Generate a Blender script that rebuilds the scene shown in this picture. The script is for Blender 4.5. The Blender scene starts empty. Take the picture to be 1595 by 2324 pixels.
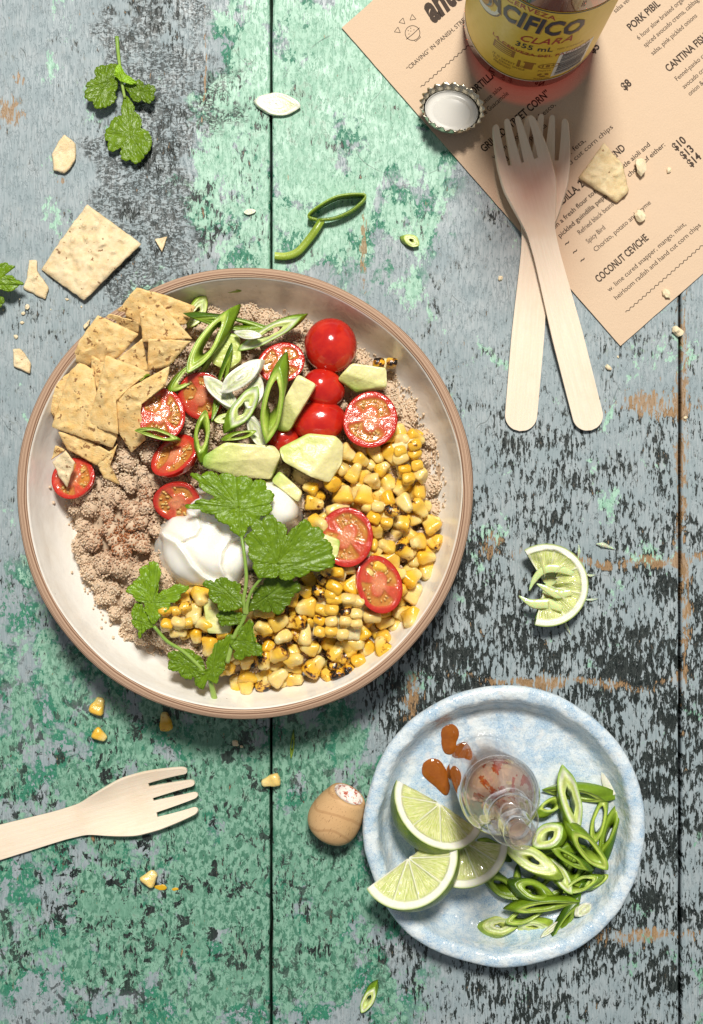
import bpy, bmesh, math, random
import numpy as np
from mathutils import Vector, Matrix, noise as mnoise

random.seed(7); RNG = np.random.default_rng(7)
sc = bpy.context.scene
COL = sc.collection
# ------------------------------------------------------------------ camera
H = 620.0            # camera height above the table, mm
S = 0.21             # mm on the table per unit of the 1595-wide picture grid
cam_d = bpy.data.cameras.new('camera'); cam = bpy.data.objects.new('camera', cam_d); COL.objects.link(cam)
cam.location = (0, 0, H*1e-3)
cam_d.sensor_fit = 'VERTICAL'; cam_d.sensor_height = 36.0
cam_d.lens = 36.0*H/(2324*S)
cam_d.clip_start = 0.01; cam_d.clip_end = 20
sc.camera = cam
# ------------------------------------------------------------------ light
w = bpy.data.worlds.new('World'); sc.world = w; w.use_nodes = True
w.node_tree.nodes['Background'].inputs[0].default_value = (0.95, 0.97, 1.0, 1)
w.node_tree.nodes['Background'].inputs[1].default_value = 0.215
def lamp(name, loc, target, size, power, col):
    d = bpy.data.lights.new(name, 'AREA'); d.shape = 'DISK'; d.size = size; d.energy = power; d.color = col
    o = bpy.data.objects.new(name, d); COL.objects.link(o); o.location = loc
    o.rotation_euler = (Vector(target)-Vector(loc)).to_track_quat('-Z', 'Y').to_euler()
    o['kind'] = 'helper'
    return o
lamp('window_lamp', (0.08, 1.08, 2.05), (0, 0.0, 0), 0.42, 74, (1.0, 0.96, 0.885))
sc.view_settings.view_transform = 'Standard'; sc.view_settings.look = 'None'
sc.view_settings.gamma = 1; sc.view_settings.use_curve_mapping = False
sc.view_settings.exposure = 0.0
sc.render.engine = 'CYCLES'
sc.cycles.use_denoising = True
sc.cycles.caustics_refractive = True; sc.cycles.caustics_reflective = False
sc.cycles.max_bounces = 14; sc.cycles.transmission_bounces = 12; sc.cycles.transparent_max_bounces = 16
sc.cycles.sample_clamp_indirect = 4.0
# ------------------------------------------------------------------ helpers
def P(u, v, z=0.0):
    k = (H-z)/H*S
    return np.array([(u-797.5)*k, (1162.0-v)*k, z])
# picture-grid readings taken from enlarged views
def mapper(u0, v0, k): return lambda x, y: (u0+k*x, v0+k*y)
c1 = mapper(0, 0, .5); c2 = mapper(733.7, 0, .54); c3 = mapper(31.9, 606.1, .34); c4 = mapper(382.8, 606.1, .44)
c5 = mapper(255.2, 1020.8, .28); c6 = mapper(606.1, 988.9, .30); c7 = mapper(797.5, 1531.2, .44); c8 = mapper(0, 1531.2, .54)
r3 = mapper(0, 574.2, .24); b1 = mapper(893.2, 0, .36); ll = mapper(957, 1084.6, .4)
def nz(x, y, z=0.0): return mnoise.noise(Vector((x, y, z)))
def fbm(x, y, z=0.0, o=3):
    a, s, f = 0.0, 1.0, 1.0
    for _ in range(o): a += s*nz(x*f, y*f, z*f+3.7*_); s *= .5; f *= 2.03
    return a
def mesh_data(name, V, F, mat, smooth=True, col=None, uv=None):
    me = bpy.data.meshes.new(name)
    V = np.asarray(V, float)*1e-3
    me.from_pydata(V.tolist(), [], [list(map(int, f)) for f in F])
    if smooth: me.polygons.foreach_set('use_smooth', [True]*len(me.polygons))
    if col is not None:
        a = me.color_attributes.new('Col', 'FLOAT_COLOR', 'POINT')
        c = np.ones((len(V), 4)); c[:, :3] = col; a.data.foreach_set('color', c.ravel())
    if uv is not None:
        l = me.uv_layers.new(name='UVMap'); uv = np.asarray(uv, float)
        idx = np.zeros(len(me.loops), int); me.loops.foreach_get('vertex_index', idx)
        l.data.foreach_set('uv', uv[idx].ravel())
    for m in (mat if isinstance(mat, (list, tuple)) else [mat]): me.materials.append(m)
    me.update(); return me
def obj(name, me, parent=None, loc=(0, 0, 0)):
    o = bpy.data.objects.new(name, me); COL.objects.link(o)
    o.location = np.asarray(loc, float)*1e-3
    if parent is not None: o.parent = parent
    return o
def mobj(name, V, F, mat, parent=None, loc=(0, 0, 0), **k):
    return obj(name, mesh_data(name, V, F, mat, **k), parent, loc)
def tag(o, label, cat, group=None, kind=None):
    if label: o['label'] = label
    if cat: o['category'] = cat
    if group: o['group'] = group
    if kind: o['kind'] = kind
    return o
def frame(n, spin=0.0):
    n = Vector(n).normalized(); x = Vector((math.cos(spin), math.sin(spin), 0))
    y = n.cross(x).normalized(); x = y.cross(n)
    return Matrix((x, y, n)).transposed()
def thing(name, label, cat, loc=(0, 0, 0), rot=None, group=None):
    o = bpy.data.objects.new(name, None); COL.objects.link(o); o.empty_display_size = .01
    m = Matrix.Translation(Vector(np.asarray(loc, float)*1e-3))
    if rot is not None: m = m @ rot.to_4x4()
    o.matrix_world = m
    return tag(o, label, cat, group)
def solid_thing(name, V, F, mat, label, cat, group=None, **k):
    """one-mesh thing: origin at the base centre"""
    V = np.asarray(V, float); c = V.mean(0); c[2] = V[:, 2].min()
    return tag(mobj(name, V-c, F, mat, None, c, **k), label, cat, group)
def gridF(m, n, closed=False, off=0, flip=False):
    i, j = np.meshgrid(np.arange(m-1), np.arange(n if closed else n-1), indexing='ij')
    i = i.ravel(); j = j.ravel(); j2 = (j+1) % n
    F = np.stack([i*n+j, i*n+j2, (i+1)*n+j2, (i+1)*n+j], 1)+off
    if flip: F = F[:, ::-1]
    return F.tolist()
def lathe(prof, n=96, wob=None):
    th = np.linspace(0, 2*np.pi, n, endpoint=False); prof = np.asarray(prof, float)
    R = prof[:, 0][:, None]*np.ones(n); Z = prof[:, 1][:, None]*np.ones(n)
    if wob is not None: R, Z = wob(R, Z, th)
    V = np.stack([R*np.cos(th), R*np.sin(th), Z], 2).reshape(-1, 3)
    F = gridF(len(prof), n, True)
    return V, F
def spline(pts, n):
    """Catmull-Rom through pts, n samples"""
    p = np.asarray(pts, float); p = np.vstack([2*p[0]-p[1], p, 2*p[-1]-p[-2]])
    t = np.linspace(0, len(pts)-1-1e-9, n); i = t.astype(int); f = (t-i)[:, None]
    a, b, c, d = p[i], p[i+1], p[i+2], p[i+3]
    return .5*((2*b)+(-a+c)*f+(2*a-5*b+4*c-d)*f*f+(-a+3*b-3*c+d)*f**3)
def resample(poly, step, closed=True):
    p = np.asarray(poly, float)
    if closed: p = np.vstack([p, p[:1]])
    d = np.r_[0, np.cumsum(np.linalg.norm(np.diff(p[:, :2], axis=0), axis=1))]
    n = max(8, int(d[-1]/step)); t = np.linspace(0, d[-1], n, endpoint=not closed)
    return np.stack([np.interp(t, d, p[:, k]) for k in range(p.shape[1])], 1), t
def tube(pts, rad, n=8, segs=None):
    p = spline(pts, segs or max(6, 5*len(pts))); m = len(p)
    r = np.interp(np.linspace(0, 1, m), np.linspace(0, 1, len(rad)), rad) if hasattr(rad, '__len__') else np.full(m, rad)
    T = np.gradient(p, axis=0); T /= np.linalg.norm(T, axis=1)[:, None]+1e-9
    up = np.array([0, 0, 1.0]); V = []
    th = np.linspace(0, 2*np.pi, n, endpoint=False)
    for i in range(m):
        a = np.cross(T[i], up); a /= np.linalg.norm(a)+1e-9; b = np.cross(a, T[i])
        V.append(p[i]+r[i]*(np.cos(th)[:, None]*a+np.sin(th)[:, None]*b))
    V = np.vstack(V); F = gridF(m, n, True)
    F += [list(range(n))[::-1], [(m-1)*n+k for k in range(n)]]
    return V, F
def join(parts):
    V, F, C, o = [], [], [], 0
    for q in parts:
        V.append(np.asarray(q[0], float)); F += [[i+o for i in f] for f in q[1]]
        if len(q) > 2: C.append(np.ones((len(q[0]), 3))*np.asarray(q[2]))
        o += len(q[0])
    return (np.vstack(V), F, np.vstack(C)) if C else (np.vstack(V), F)
def ico(r=1.0, sub=1):
    bm = bmesh.new(); bmesh.ops.create_icosphere(bm, subdivisions=sub, radius=r)
    V = np.array([v.co[:] for v in bm.verts]); F = [[v.index for v in f.verts] for f in bm.faces]; bm.free()
    return V, F
# ------------------------------------------------------------------ shader kit
class G:
    def __init__(s, name):
        s.m = bpy.data.materials.new(name); s.m.use_nodes = True; s.nt = s.m.node_tree; s.nt.nodes.clear()
        s.out = s.nt.nodes.new('ShaderNodeOutputMaterial')
    def n(s, t, ins=None, **pr):
        q = s.nt.nodes.new('ShaderNode'+t)
        for k, v in pr.items(): setattr(q, k, v)
        for k, v in (ins or {}).items():
            k = q.inputs[k]
            if isinstance(v, bpy.types.NodeSocket): s.nt.links.new(v, k)
            elif k.type == 'RGBA' and len(v) == 3: k.default_value = (*v, 1)
            else: k.default_value = v
        return q
    def co(s, kind='Object', sc3=(1, 1, 1), rot=(0, 0, 0)):   # millimetres
        c = s.n('TexCoord').outputs[kind]
        k = 1000 if kind == 'Object' else 1
        return s.n('Mapping', {'Vector': c, 'Scale': tuple(a*k for a in sc3), 'Rotation': rot}).outputs[0]
    def noise(s, vec, scale, detail=3, rough=.55, dist=0.0, out='Fac'):
        return s.n('TexNoise', {'Vector': vec, 'Scale': scale, 'Detail': detail, 'Roughness': rough, 'Distortion': dist}).outputs[out]
    def math(s, op, a, b=0.0, c=None, clamp=False):
        i = {0: a, 1: b}
        if c is not None: i[2] = c
        return s.n('Math', i, operation=op, use_clamp=clamp).outputs[0]
    def vm(s, op, a, b=(0, 0, 0), out=0): return s.n('VectorMath', {0: a, 1: b}, operation=op).outputs[out]
    def mr(s, v, a, b, c=0.0, d=1.0, st='SMOOTHSTEP'):
        return s.n('MapRange', {'Value': v, 'From Min': a, 'From Max': b, 'To Min': c, 'To Max': d}, interpolation_type=st).outputs[0]
    def mix(s, f, a, b, blend='MIX'):
        return s.n('Mix', {0: f, 6: a, 7: b}, data_type='RGBA', blend_type=blend).outputs[2]
    def attr(s, name='Col', out='Color'): return s.n('Attribute', attribute_name=name).outputs[out]
    def rnd(s): return s.n('ObjectInfo').outputs['Random']
    def bump(s, h, dist=.0003, strength=1.0): return s.n('Bump', {'Height': h, 'Distance': dist, 'Strength': strength}).outputs[0]
    def pb(s, **k):
        names = dict(col='Base Color', rough='Roughness', metal='Metallic', ior='IOR', nrm='Normal', sss='Subsurface Weight', sr='Subsurface Radius', ss='Subsurface Scale', spec='Specular IOR Level', trans='Transmission Weight', coat='Coat Weight', cr='Coat Roughness')
        b = s.n('BsdfPrincipled', {names[a]: v for a, v in k.items()}); s.nt.links.new(b.outputs[0], s.out.inputs[0]); return b
    def surf(s, sh): s.nt.links.new(sh, s.out.inputs[0])
def plain(name, col, rough=.5, **k):
    g = G(name); g.pb(col=col, rough=rough, **k); return g.m
def vcol(name, rough=.4, sss=0.0, ss=.002, sr=(1, .4, .2), nscale=1.2, var=.15, bmp=.00008, **k):
    """colour attribute with fine mottling and relief"""
    g = G(name); co = g.co(); nn = g.noise(co, nscale, 4, .6)
    c = g.mix(1.0, g.attr(), g.n('CombineColor', {0: g.mr(nn, .25, .75, 1-var, 1+var, 'LINEAR'), 1: g.mr(nn, .25, .75, 1-var, 1+var, 'LINEAR'), 2: g.mr(nn, .25, .75, 1-var, 1+var, 'LINEAR')}).outputs[0], 'MULTIPLY')
    g.pb(col=c, rough=rough, sss=sss, ss=ss, sr=sr, nrm=g.bump(g.noise(co, nscale*1.7, 3), bmp), **k); return g.m

# ------------------------------------------------------------------ table
def table_material():
    g = G('weathered_paint'); co = g.co()
    sx = g.n('SeparateXYZ', {0: co}); X, Y = sx.outputs[0], sx.outputs[1]
    flat = g.n('CombineXYZ', {0: X, 1: Y, 2: 0.0}).outputs[0]
    wob = g.vm('SUBTRACT', g.noise(flat, .022, 3, .6, out='Color'), (.5, .5, .5))
    warp = g.vm('ADD', flat, g.vm('MULTIPLY', wob, (110, 110, 0)))
    warp2 = g.vm('ADD', flat, g.vm('MULTIPLY', wob, (14, 30, 0)))
    def blob(u, v, ru, rv, amp, vec=warp):
        p = P(u, v); d = g.vm('SUBTRACT', vec, (p[0], p[1], 0)); d = g.vm('MULTIPLY', d, (1/(ru*S), 1/(rv*S), 0))
        return g.mr(g.vm('LENGTH', d, out=1), 1.0, .15, 0.0, amp)
    def total(base, bs):
        t = base
        for b in bs: t = g.math('ADD', b, t)
        return t
    stretch = lambda a, b: g.vm('MULTIPLY', flat, (a, b, 1))
    amp = lambda v, k: g.math('MULTIPLY', g.math('SUBTRACT', v, .5), k)
    A = g.noise(stretch(1, .7), .045, 7, .66, .5)
    B = g.noise(stretch(1, .30), .55, 7, .70, .3)
    C = g.noise(stretch(1, .09), 1.3, 4, .7)
    D3 = g.n('SeparateColor', {0: g.noise(flat, .06, 4, .65, out='Color')}); D, D2, D4 = D3.outputs[0], D3.outputs[1], D3.outputs[2]
    E = g.noise(stretch(1, .6), .42, 6, .74, .4)
    # mint coat left over
    mint = total(-.36, [blob(690, 250, 430, 600, .66), blob(900, 250, 300, 460, .24), blob(420, 1950, 760, 800, .62), blob(700, 2150, 420, 600, .14), blob(40, 1450, 260, 320, .20),
                        blob(130, 1950, 130, 420, -.20), blob(380, 250, 150, 560, -.20), blob(1080, 1750, 160, 500, -.12), blob(480, 560, 200, 200, .10)])
    mf = total(mint, [amp(A, 2.9), amp(E, 1.25)])
    isMint = g.mr(mf, -.01, .02)
    rim = g.math('MULTIPLY', g.mr(mf, -.24, -.20), g.mr(D, .44, .54)); rim = g.math('MULTIPLY', rim, g.mr(mint, -.34, -.1))
    # worn through to the dark ground; bowl's shadow painted in towards the plate
    dens = total(.16, [blob(1330, 1550, 640, 900, .46), blob(1590, 1300, 260, 900, .16), blob(1150, 1000, 300, 420, .10), blob(1200, 2150, 700, 420, .34), blob(960, 1650, 220, 420, .55), blob(350, 330, 240, 620, .26), blob(560, 330, 150, 420, .16),
                      blob(350, 1900, 760, 700, .08), blob(200, 560, 300, 300, .02), blob(680, 300, 180, 420, -.14), blob(60, 300, 200, 420, -.12)])
    ff = total(B, [amp(C, .30), amp(D2, .58)])
    thr = g.mr(dens, 0.0, .75, .70, .455, 'LINEAR')
    bare = g.mr(g.math('SUBTRACT', ff, thr), -.006, .008)
    E2 = g.noise(stretch(1, .75), .20, 6, .72, .6); bare = g.math('MAXIMUM', bare, g.math('MULTIPLY', g.mr(total(E2, [amp(D4, .55)]), .575, .588), blob(300, 1950, 1000, 850, 1.0)))
    # wrinkled dark varnish
    wn = g.noise(stretch(.55, 1), .62, 3, .6, 1.6)
    wr = g.mr(total(blob(350, 330, 240, 620, .60), [amp(D4, 1.5)]), .22, .42)
    bare = g.math('MAXIMUM', bare, g.math('MULTIPLY', g.math('MULTIPLY', wr, g.mr(wn, .44, .53)), .85))
    # brown wood showing along scratches
    line = lambda u, v, ru, rv: blob(u, v, ru, rv, 1.0, warp2)
    wd = total(0.0, [line(1390, 1270, 420, 26), line(1250, 1535, 480, 24), line(1550, 1100, 26, 900), line(1120, 1240, 60, 40), line(930, 1590, 34, 130), line(1490, 930, 200, 50), line(825, 560, 14, 190), line(1440, 2120, 260, 34), line(40, 185, 22, 30), line(10, 250, 60, 60), line(135, 412, 20, 20), line(210, 1870, 16, 120), line(461, 130, 5, 260)])
    wd = g.mr(total(wd, [amp(B, 4.2), amp(C, 1.6), amp(D, 2.0)]), .78, 1.05, 0, .85)
    # colours
    grey = g.mix(g.mr(D4, .35, .65), (.275, .335, .36), (.35, .395, .415)); grey = g.mix(g.mr(C, .35, .72), grey, (.21, .27, .29)); grey = g.mix(g.mr(E, .58, .72, 0, .5), grey, (.40, .44, .44))
    mi = g.mix(g.mr(E, .46, .54), (.25, .455, .34), (.36, .57, .45)); mi = g.mix(g.mr(C, .45, .8, 0, .55), mi, (.16, .38, .27))
    low = g.mix(g.mr(E, .45, .535), (.06, .185, .12), (.215, .40, .30)); low = g.mix(g.mr(D, .52, .62, 0, .8), low, (.14, .31, .22)); low = g.mix(g.mr(C, .5, .7, 0, .6), low, (.07, .20, .13))
    mi = g.mix(g.mr(Y, -10, -110), mi, low)
    dg = g.mix(E, (.012, .13, .075), (.05, .25, .155))
    blk = g.mix(g.mr(C, .35, .7), (.002, .006, .006), (.032, .042, .039))
    wood = g.mix(C, (.16, .08, .035), (.52, .33, .16))
    c = g.mix(rim, grey, dg); c = g.mix(isMint, c, mi)
    c = g.mix(g.mr(g.math('ADD', E, amp(D2, .8)), .60, .72, 0, .42), c, (.13, .14, .11))
    c = g.mix(bare, c, blk); c = g.mix(wd, c, wood)
    scr = g.n('TexVoronoi', {'Vector': g.vm('MULTIPLY', warp2, (1, .5, 1)), 'Scale': .035}, feature='DISTANCE_TO_EDGE').outputs[0]
    c = g.mix(g.math('MULTIPLY', g.mr(scr, .005, .0012), g.mr(D4, .5, .6, 0, .6)), c, (.05, .06, .055))
    B2 = g.noise(stretch(1, .30), .55, 3, .70, .3); C2 = g.noise(stretch(1, .12), 1.3, 2, .7)
    h = g.math('ADD', g.mr(B2, .62, .50, 0, .8), g.math('MULTIPLY', C2, .55))
    g.pb(col=c, rough=g.mr(D, .3, .7, .36, .60), spec=.4, nrm=g.bump(h, .00025, .9))
    return g.m
M_TABLE = table_material()
table = bpy.data.objects.new('table', None); COL.objects.link(table); table['kind'] = 'structure'; tag(table, 'weathered wooden table of long planks in flaking blue-grey and green paint', 'table')
def plank(x0, x1):
    y0, y1, z0 = -700.0, 700.0, -24.0; n = 200; b = .9
    ys = np.linspace(y0, y1, n)
    prof = [(0, z0), (0, -b*1.4), (b*.35, -b*.45), (b, -.05), (b*2.5, 0)]
    V = []
    for y in ys:
        l = .5*fbm(y*.03, x0)+.25*nz(y*.2, x0); r = .5*fbm(y*.03, x1)+.25*nz(y*.2, x1)
        V += [(x0+max(0, l)+a, y, z) for a, z in prof]+[(x1-max(0, r)-a, y, z) for a, z in prof[::-1]]
    m = len(prof)*2; F = gridF(n, m, True, flip=True)
    F += [list(range(m)), [(n-1)*m+k for k in range(m)][::-1]]
    return mobj('plank', V, F, M_TABLE, table, smooth=False)
XS = [-430, P(615, 0)[0], P(1543, 0)[0], P(1543, 0)[0]+190, 560]
for a, b in zip(XS[:-1], XS[1:]): plank(a+.55, b-.55)
V, F = join([(np.array([(x, y, z) for x in (-425, 555) for y in (-695, 695) for z in (-45, -25)]), [(0, 1, 3, 2), (4, 6, 7, 5), (0, 4, 5, 1), (2, 3, 7, 6), (1, 5, 7, 3), (0, 2, 6, 4)])])
mobj('under_board', V, F, plain('dark_gap', (.02, .018, .014), .9), table, smooth=False)

# ------------------------------------------------------------------ menu card
RA = math.radians(41.2); EX = np.array([math.cos(RA), math.sin(RA), 0]); EY = np.array([-math.sin(RA), math.cos(RA), 0])
g = G('kraft_card'); co = g.co(); fib = g.noise(g.vm('MULTIPLY', co, (1, 1, 0)), 1.6, 6, .75); sp = g.noise(co, 3.2, 3, .6)
kc = g.mix(fib, (.55, .395, .265), (.71, .545, .395)); kc = g.mix(g.mr(sp, .66, .74, 0, .5), kc, (.36, .22, .12)); kc = g.mix(g.mr(g.noise(co, 2.7, 2), .68, .76, 0, .5), kc, (.78, .62, .45))
kc = g.mix(g.mr(g.noise(co, .02, 3), .4, .65, 0, .35), kc, (.64, .48, .345))
g.pb(col=kc, rough=.85, spec=.2, nrm=g.bump(g.math('ADD', g.noise(co, 1.1, 5, .7), g.noise(co, .15, 2)), .00022)); M_KRAFT = g.m
g = G('brown_ink'); co = g.co(); g.pb(col=g.mix(g.mr(g.noise(co, 3.5, 4, .7), .52, .72), (.045, .03, .022), (.20, .125, .075)), rough=.7, spec=.2); M_INK = g.m
MENU_Z = 1.1
corner = P(1408, 785, MENU_Z)
menu = thing('menu_card', 'brown kraft card menu with dark printed dishes, lying under the beer bottle', 'menu', (corner[0], corner[1], 0), Matrix.Rotation(RA, 3, 'Z'))
def menu_xy(u, v):
    d = P(u, v, MENU_Z)-corner; return np.array([d@EX, d@EY])
ml = np.linalg.norm(menu_xy(765, 72))
nx, ny = 60, 60; xs = np.linspace(0, 250, nx); ys = np.linspace(0, ml, ny)
top = np.array([(x+.15*nz(y*.5, 1), y+.15*nz(x*.5, 9), MENU_Z) for y in ys for x in xs])
bot = top-np.array([0, 0, .7]); off = len(top)
F = gridF(ny, nx)+gridF(ny, nx, off=off, flip=True)
edge = [j for j in range(nx)]+[i*nx+nx-1 for i in range(1, ny)]+[(ny-1)*nx+j for j in range(nx-2, -1, -1)]+[i*nx for i in range(ny-2, 0, -1)]
F += [[edge[k], edge[k]+off, edge[(k+1) % len(edge)]+off, edge[(k+1) % len(edge)]] for k in range(len(edge))]
card = mobj('card', np.vstack([top, bot]), F, M_KRAFT, menu, smooth=False)
def text_verts(s, bold=0.0, shear=0.0, spacing=1.0, res=3):
    c = bpy.data.curves.new('t', 'FONT'); c.body = s; c.size = 1; c.offset = bold; c.shear = shear; c.space_character = spacing; c.resolution_u = res
    o = bpy.data.objects.new('t', c); COL.objects.link(o)
    dg = bpy.context.evaluated_depsgraph_get(); me = bpy.data.meshes.new_from_object(o.evaluated_get(dg))
    V = np.array([v.co[:2] for v in me.vertices]); F = [list(p.vertices) for p in me.polygons]
    bpy.data.objects.remove(o); bpy.data.curves.remove(c); bpy.data.meshes.remove(me)
    return V, F
def line_text(s, p0, p1=None, h=None, bold=0.0, shear=0.0, name='printed_line', xs=None, spacing=1.0):
    """baseline from p0 towards p1 (picture grid); h = cap height in mm"""
    V, F = text_verts(s, bold, shear, spacing); a = menu_xy(*p0)
    caps = .729
    ky = h/caps
    if p1 is not None: kx = np.linalg.norm(menu_xy(*p1)-a)/(V[:, 0].max()-V[:, 0].min())
    else: kx = ky*(xs or 1.0)
    W = np.zeros((len(V), 3)); W[:, 0] = a[0]+(V[:, 0]-V[:, 0].min())*kx; W[:, 1] = a[1]+V[:, 1]*ky; W[:, 2] = MENU_Z+.06
    mobj(name, W, F, M_INK, card, smooth=False)
HB = dict(bold=.025, h=3.7, name='printed_heading', xs=.74)
hd = lambda s, p0, p1=None: line_text(s, p0, p1, **HB)
bd = lambda s, p0, p1=None, bold=.003, h=2.45, xs=.83: line_text(s, p0, p1, h=h, bold=bold, xs=xs)
line_text('anto', (983, 52), None, h=13.5, bold=.045, shear=.28, name='printed_logo', xs=.62)
line_text('“CRAVING” IN SPANISH, STREET FOOD', (927, 161), None, h=2.15, bold=.008, xs=.92)
hd('HOT TORTILLA CHIPS', (1034, 252)); bd('Fresh house salsa', (1070, 262)); bd('w. House Guacamole', (1068, 290))
hd('GRILLED STREET CORN”', (1099, 346), (1247, 213)); bd('w. lime aioli, queso fresco,', (1121, 362), (1262, 240)); bd('and smoked paprika', (1138, 377), (1243, 288))
bd('corn salsa crisp w. feta,', (1182, 450), (1331, 322)); bd('jalapeno and hand cut corn chips', (1192, 465), (1395, 294))
for s, p in (('$5', (1346, 122)), ('$8', (1418, 206)), ('$10', (1534, 343)), ('$13', (1552, 362)), ('$14', (1568, 380))): line_text(s, p, None, bold=.03, h=4.0, name='printed_price', xs=.82)
hd('QUESADILLA, 2 CHEESE BLEND', (1236, 500), (1424, 343)); bd('on a fresh flour tortilla w. chipotle aioli and', (1258, 521), (1476, 330), .012); bd('pickled guindilla peppers, your choice of either:', (1271, 540), (1508, 328), .012)
bd('Refried black beans', (1316, 533)); bd('Spicy Bird', (1335, 553)); bd('Chorizo, potato and thyme', (1352, 572), (1479, 463))
for p in ((1286, 560), (1304, 579), (1321, 598)): line_text('~', p, None, bold=.02, h=3.2, name='printed_bullet')
hd('COCONUT CEVICHE', (1359, 642), (1473, 543)); bd('w. lime cured snapper, mango, mint,', (1383, 663), (1559, 512)); bd('heirloom radish and hand cut corn chips', (1399, 681), (1592, 514))
hd('PORK PIBIL', (1432, 70), (1501, 13)); bd('6 hour slow braised organic pork', (1450, 91)); bd('spiced avocado crema, cabbage', (1465, 108)); bd('salsa, pink pickled onions', (1482, 126))
bd('chipotle salsa', (1375, 11)); bd('salsa verde', (1397, 30)); hd('CANTINA FISH', (1518, 164)); bd('Fennel-panko crumbed', (1537, 184)); bd('avocado crema, slaw', (1553, 202)); bd('onion & lime', (1566, 218))
def ribbon2d(pts, w):
    p = np.asarray(pts, float); T = np.gradient(p, axis=0); T /= np.linalg.norm(T, axis=1)[:, None]+1e-9; N = np.stack([-T[:, 1], T[:, 0]], 1)*w/2
    V = np.zeros((2*len(p), 3)); V[0::2, :2] = p+N; V[1::2, :2] = p-N; V[:, 2] = MENU_Z+.06
    return V, [[2*i, 2*i+1, 2*i+3, 2*i+2] for i in range(len(p)-1)]
def wave(p0, L):
    a = menu_xy(*p0); t = np.linspace(0, L, int(L*6)); ph = t/2.6*2*np.pi
    V, F = ribbon2d(np.stack([a[0]+t, a[1]+.38*np.sin(ph)], 1), .34); mobj('printed_wavy_rule', V, F, M_INK, card, smooth=False)
wave((955, 198), 90); wave((1420, 709), 110)
parts = []; q = menu_xy(936, 75)
th = np.linspace(0, 2*np.pi, 40); parts.append(ribbon2d(np.stack([q[0]+3.5*np.cos(th), q[1]+3.5*np.sin(th)], 1), .3))
parts.append(ribbon2d([q+(-4.2, -.3), q+(0, -.5), q+(4.2, -.3)], .32)); parts.append(ribbon2d([q+(-1.6, -3.2), q+(-1.6, -4.0), q+(1.6, -4.0), q+(1.6, -3.2)], .3))
for ax, ay, r in ((-4.6, 5.6, .2), (0, 7.4, .1), (4.8, 5.4, .5)):
    t3 = np.array([q+np.array([ax, ay])+1.7*np.array([math.cos(r+a), math.sin(r+a)]) for a in np.array([-.5, .1666, .8333, 1.5, 2.1666])*np.pi][:4]); parts.append(ribbon2d(resample(t3, .3, False)[0], .26))
for ax, ay in ((-1.6, .8), (0, 1.2), (1.5, .7), (-.8, 2.2), (.9, 2.3)):
    t = np.linspace(0, 2*np.pi, 9); parts.append(ribbon2d(np.stack([q[0]+ax+.13*np.cos(t), q[1]+ay+.13*np.sin(t)], 1), .22))
V, F = join(parts); mobj('printed_bowl_icon', V, F, M_INK, card, smooth=False)
# ------------------------------------------------------------------ bowl
RIMZ = 45.0
bc = P(554.5, 1120.5, RIMZ); BX, BY = bc[0], bc[1]
g = G('cream_glaze'); co = g.co(); big = g.noise(g.vm('MULTIPLY', co, (1, 1, 2.5)), .035, 5, .6)
gc = g.mix(g.mr(big, .4, .66), (.85, .83, .78), (.79, .75, .68)); gc = g.mix(g.mr(g.noise(co, .75, 2), .755, .78), gc, (.16, .08, .04)); gc = g.mix(g.mr(g.noise(co, .11, 6, .7), .6, .75, 0, .18), gc, (.62, .54, .43))
g.pb(col=gc, rough=.17, spec=.5, coat=.3, cr=.1, nrm=g.bump(g.noise(co, .12, 3), .0004)); M_GLAZE = g.m
g = G('bare_clay'); co = g.co(); st = g.noise(g.vm('MULTIPLY', co, (1, 1, 1)), 2.2, 5, .75)
rr = g.vm('LENGTH', g.vm('MULTIPLY', co, (1, 1, 0)), out=1); rings = g.n('TexNoise', {'W': g.math('ADD', g.math('MULTIPLY', rr, 1.5), g.math('MULTIPLY', g.noise(co, .05, 2), 1.2)), 'Scale': 1.0, 'Detail': 2.0}, noise_dimensions='1D').outputs['Fac']
cc = g.mix(g.mr(rings, .35, .62), (.22, .12, .075), (.53, .36, .25)); cc = g.mix(g.mr(st, .30, .42, .55, 0), cc, (.13, .07, .04)); cc = g.mix(g.mr(st, .6, .7, 0, .4), cc, (.58, .40, .29))
g.pb(col=cc, rough=.85, spec=.25, nrm=g.bump(g.math('ADD', rings, g.math('MULTIPLY', st, .5)), .00045)); M_CLAY = g.m
def bowl_wob(R, Z, th):
    k = 1+.006*np.sin(2*th+1)+.003*np.sin(5*th+.4)+.0015*np.sin(11*th); return R*k, Z+np.clip(Z/RIMZ, 0, 1)*(.5*np.sin(3*th)+.35*np.sin(7*th+2))
bowl = thing('bowl', 'large cream glazed stoneware bowl with bare brown clay rim, full of food', 'bowl', (BX, BY, 0))
ip = spline([(.5, 8.0), (40, 8.4), (62, 10.0), (76, 14.5), (85.5, 22.5), (91.2, 32), (94.4, 41), (95.3, 43.9), (96.0, 44.9)], 60)
V, F = lathe(ip, 160, bowl_wob); mobj('glazed_inside', V, F, M_GLAZE, bowl)
op = spline([(95.9, 44.8), (96.5, 45.3), (98, 45.45), (99.6, 45.0), (100.5, 43.8), (100.4, 41), (98.2, 32), (93, 21), (84, 12), (72, 6), (58, 3.2), (55, .3), (50, 0), (48, 2.0), (.5, 2.4)], 70)
V, F = lathe(op, 160, bowl_wob); mobj('clay_wall', V, [f[::-1] for f in F], M_CLAY, bowl)
def foodz(x, y):
    r = math.hypot(x-BX, y-BY); return 41.0-14.0*min(1.15, r/91.0)**4
def Fp(u, v, dz=0.0):
    z = 38.0
    for _ in range(4): p = P(u, v, z); z = foodz(p[0], p[1])+dz
    p = P(u, v, z); return p
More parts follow.
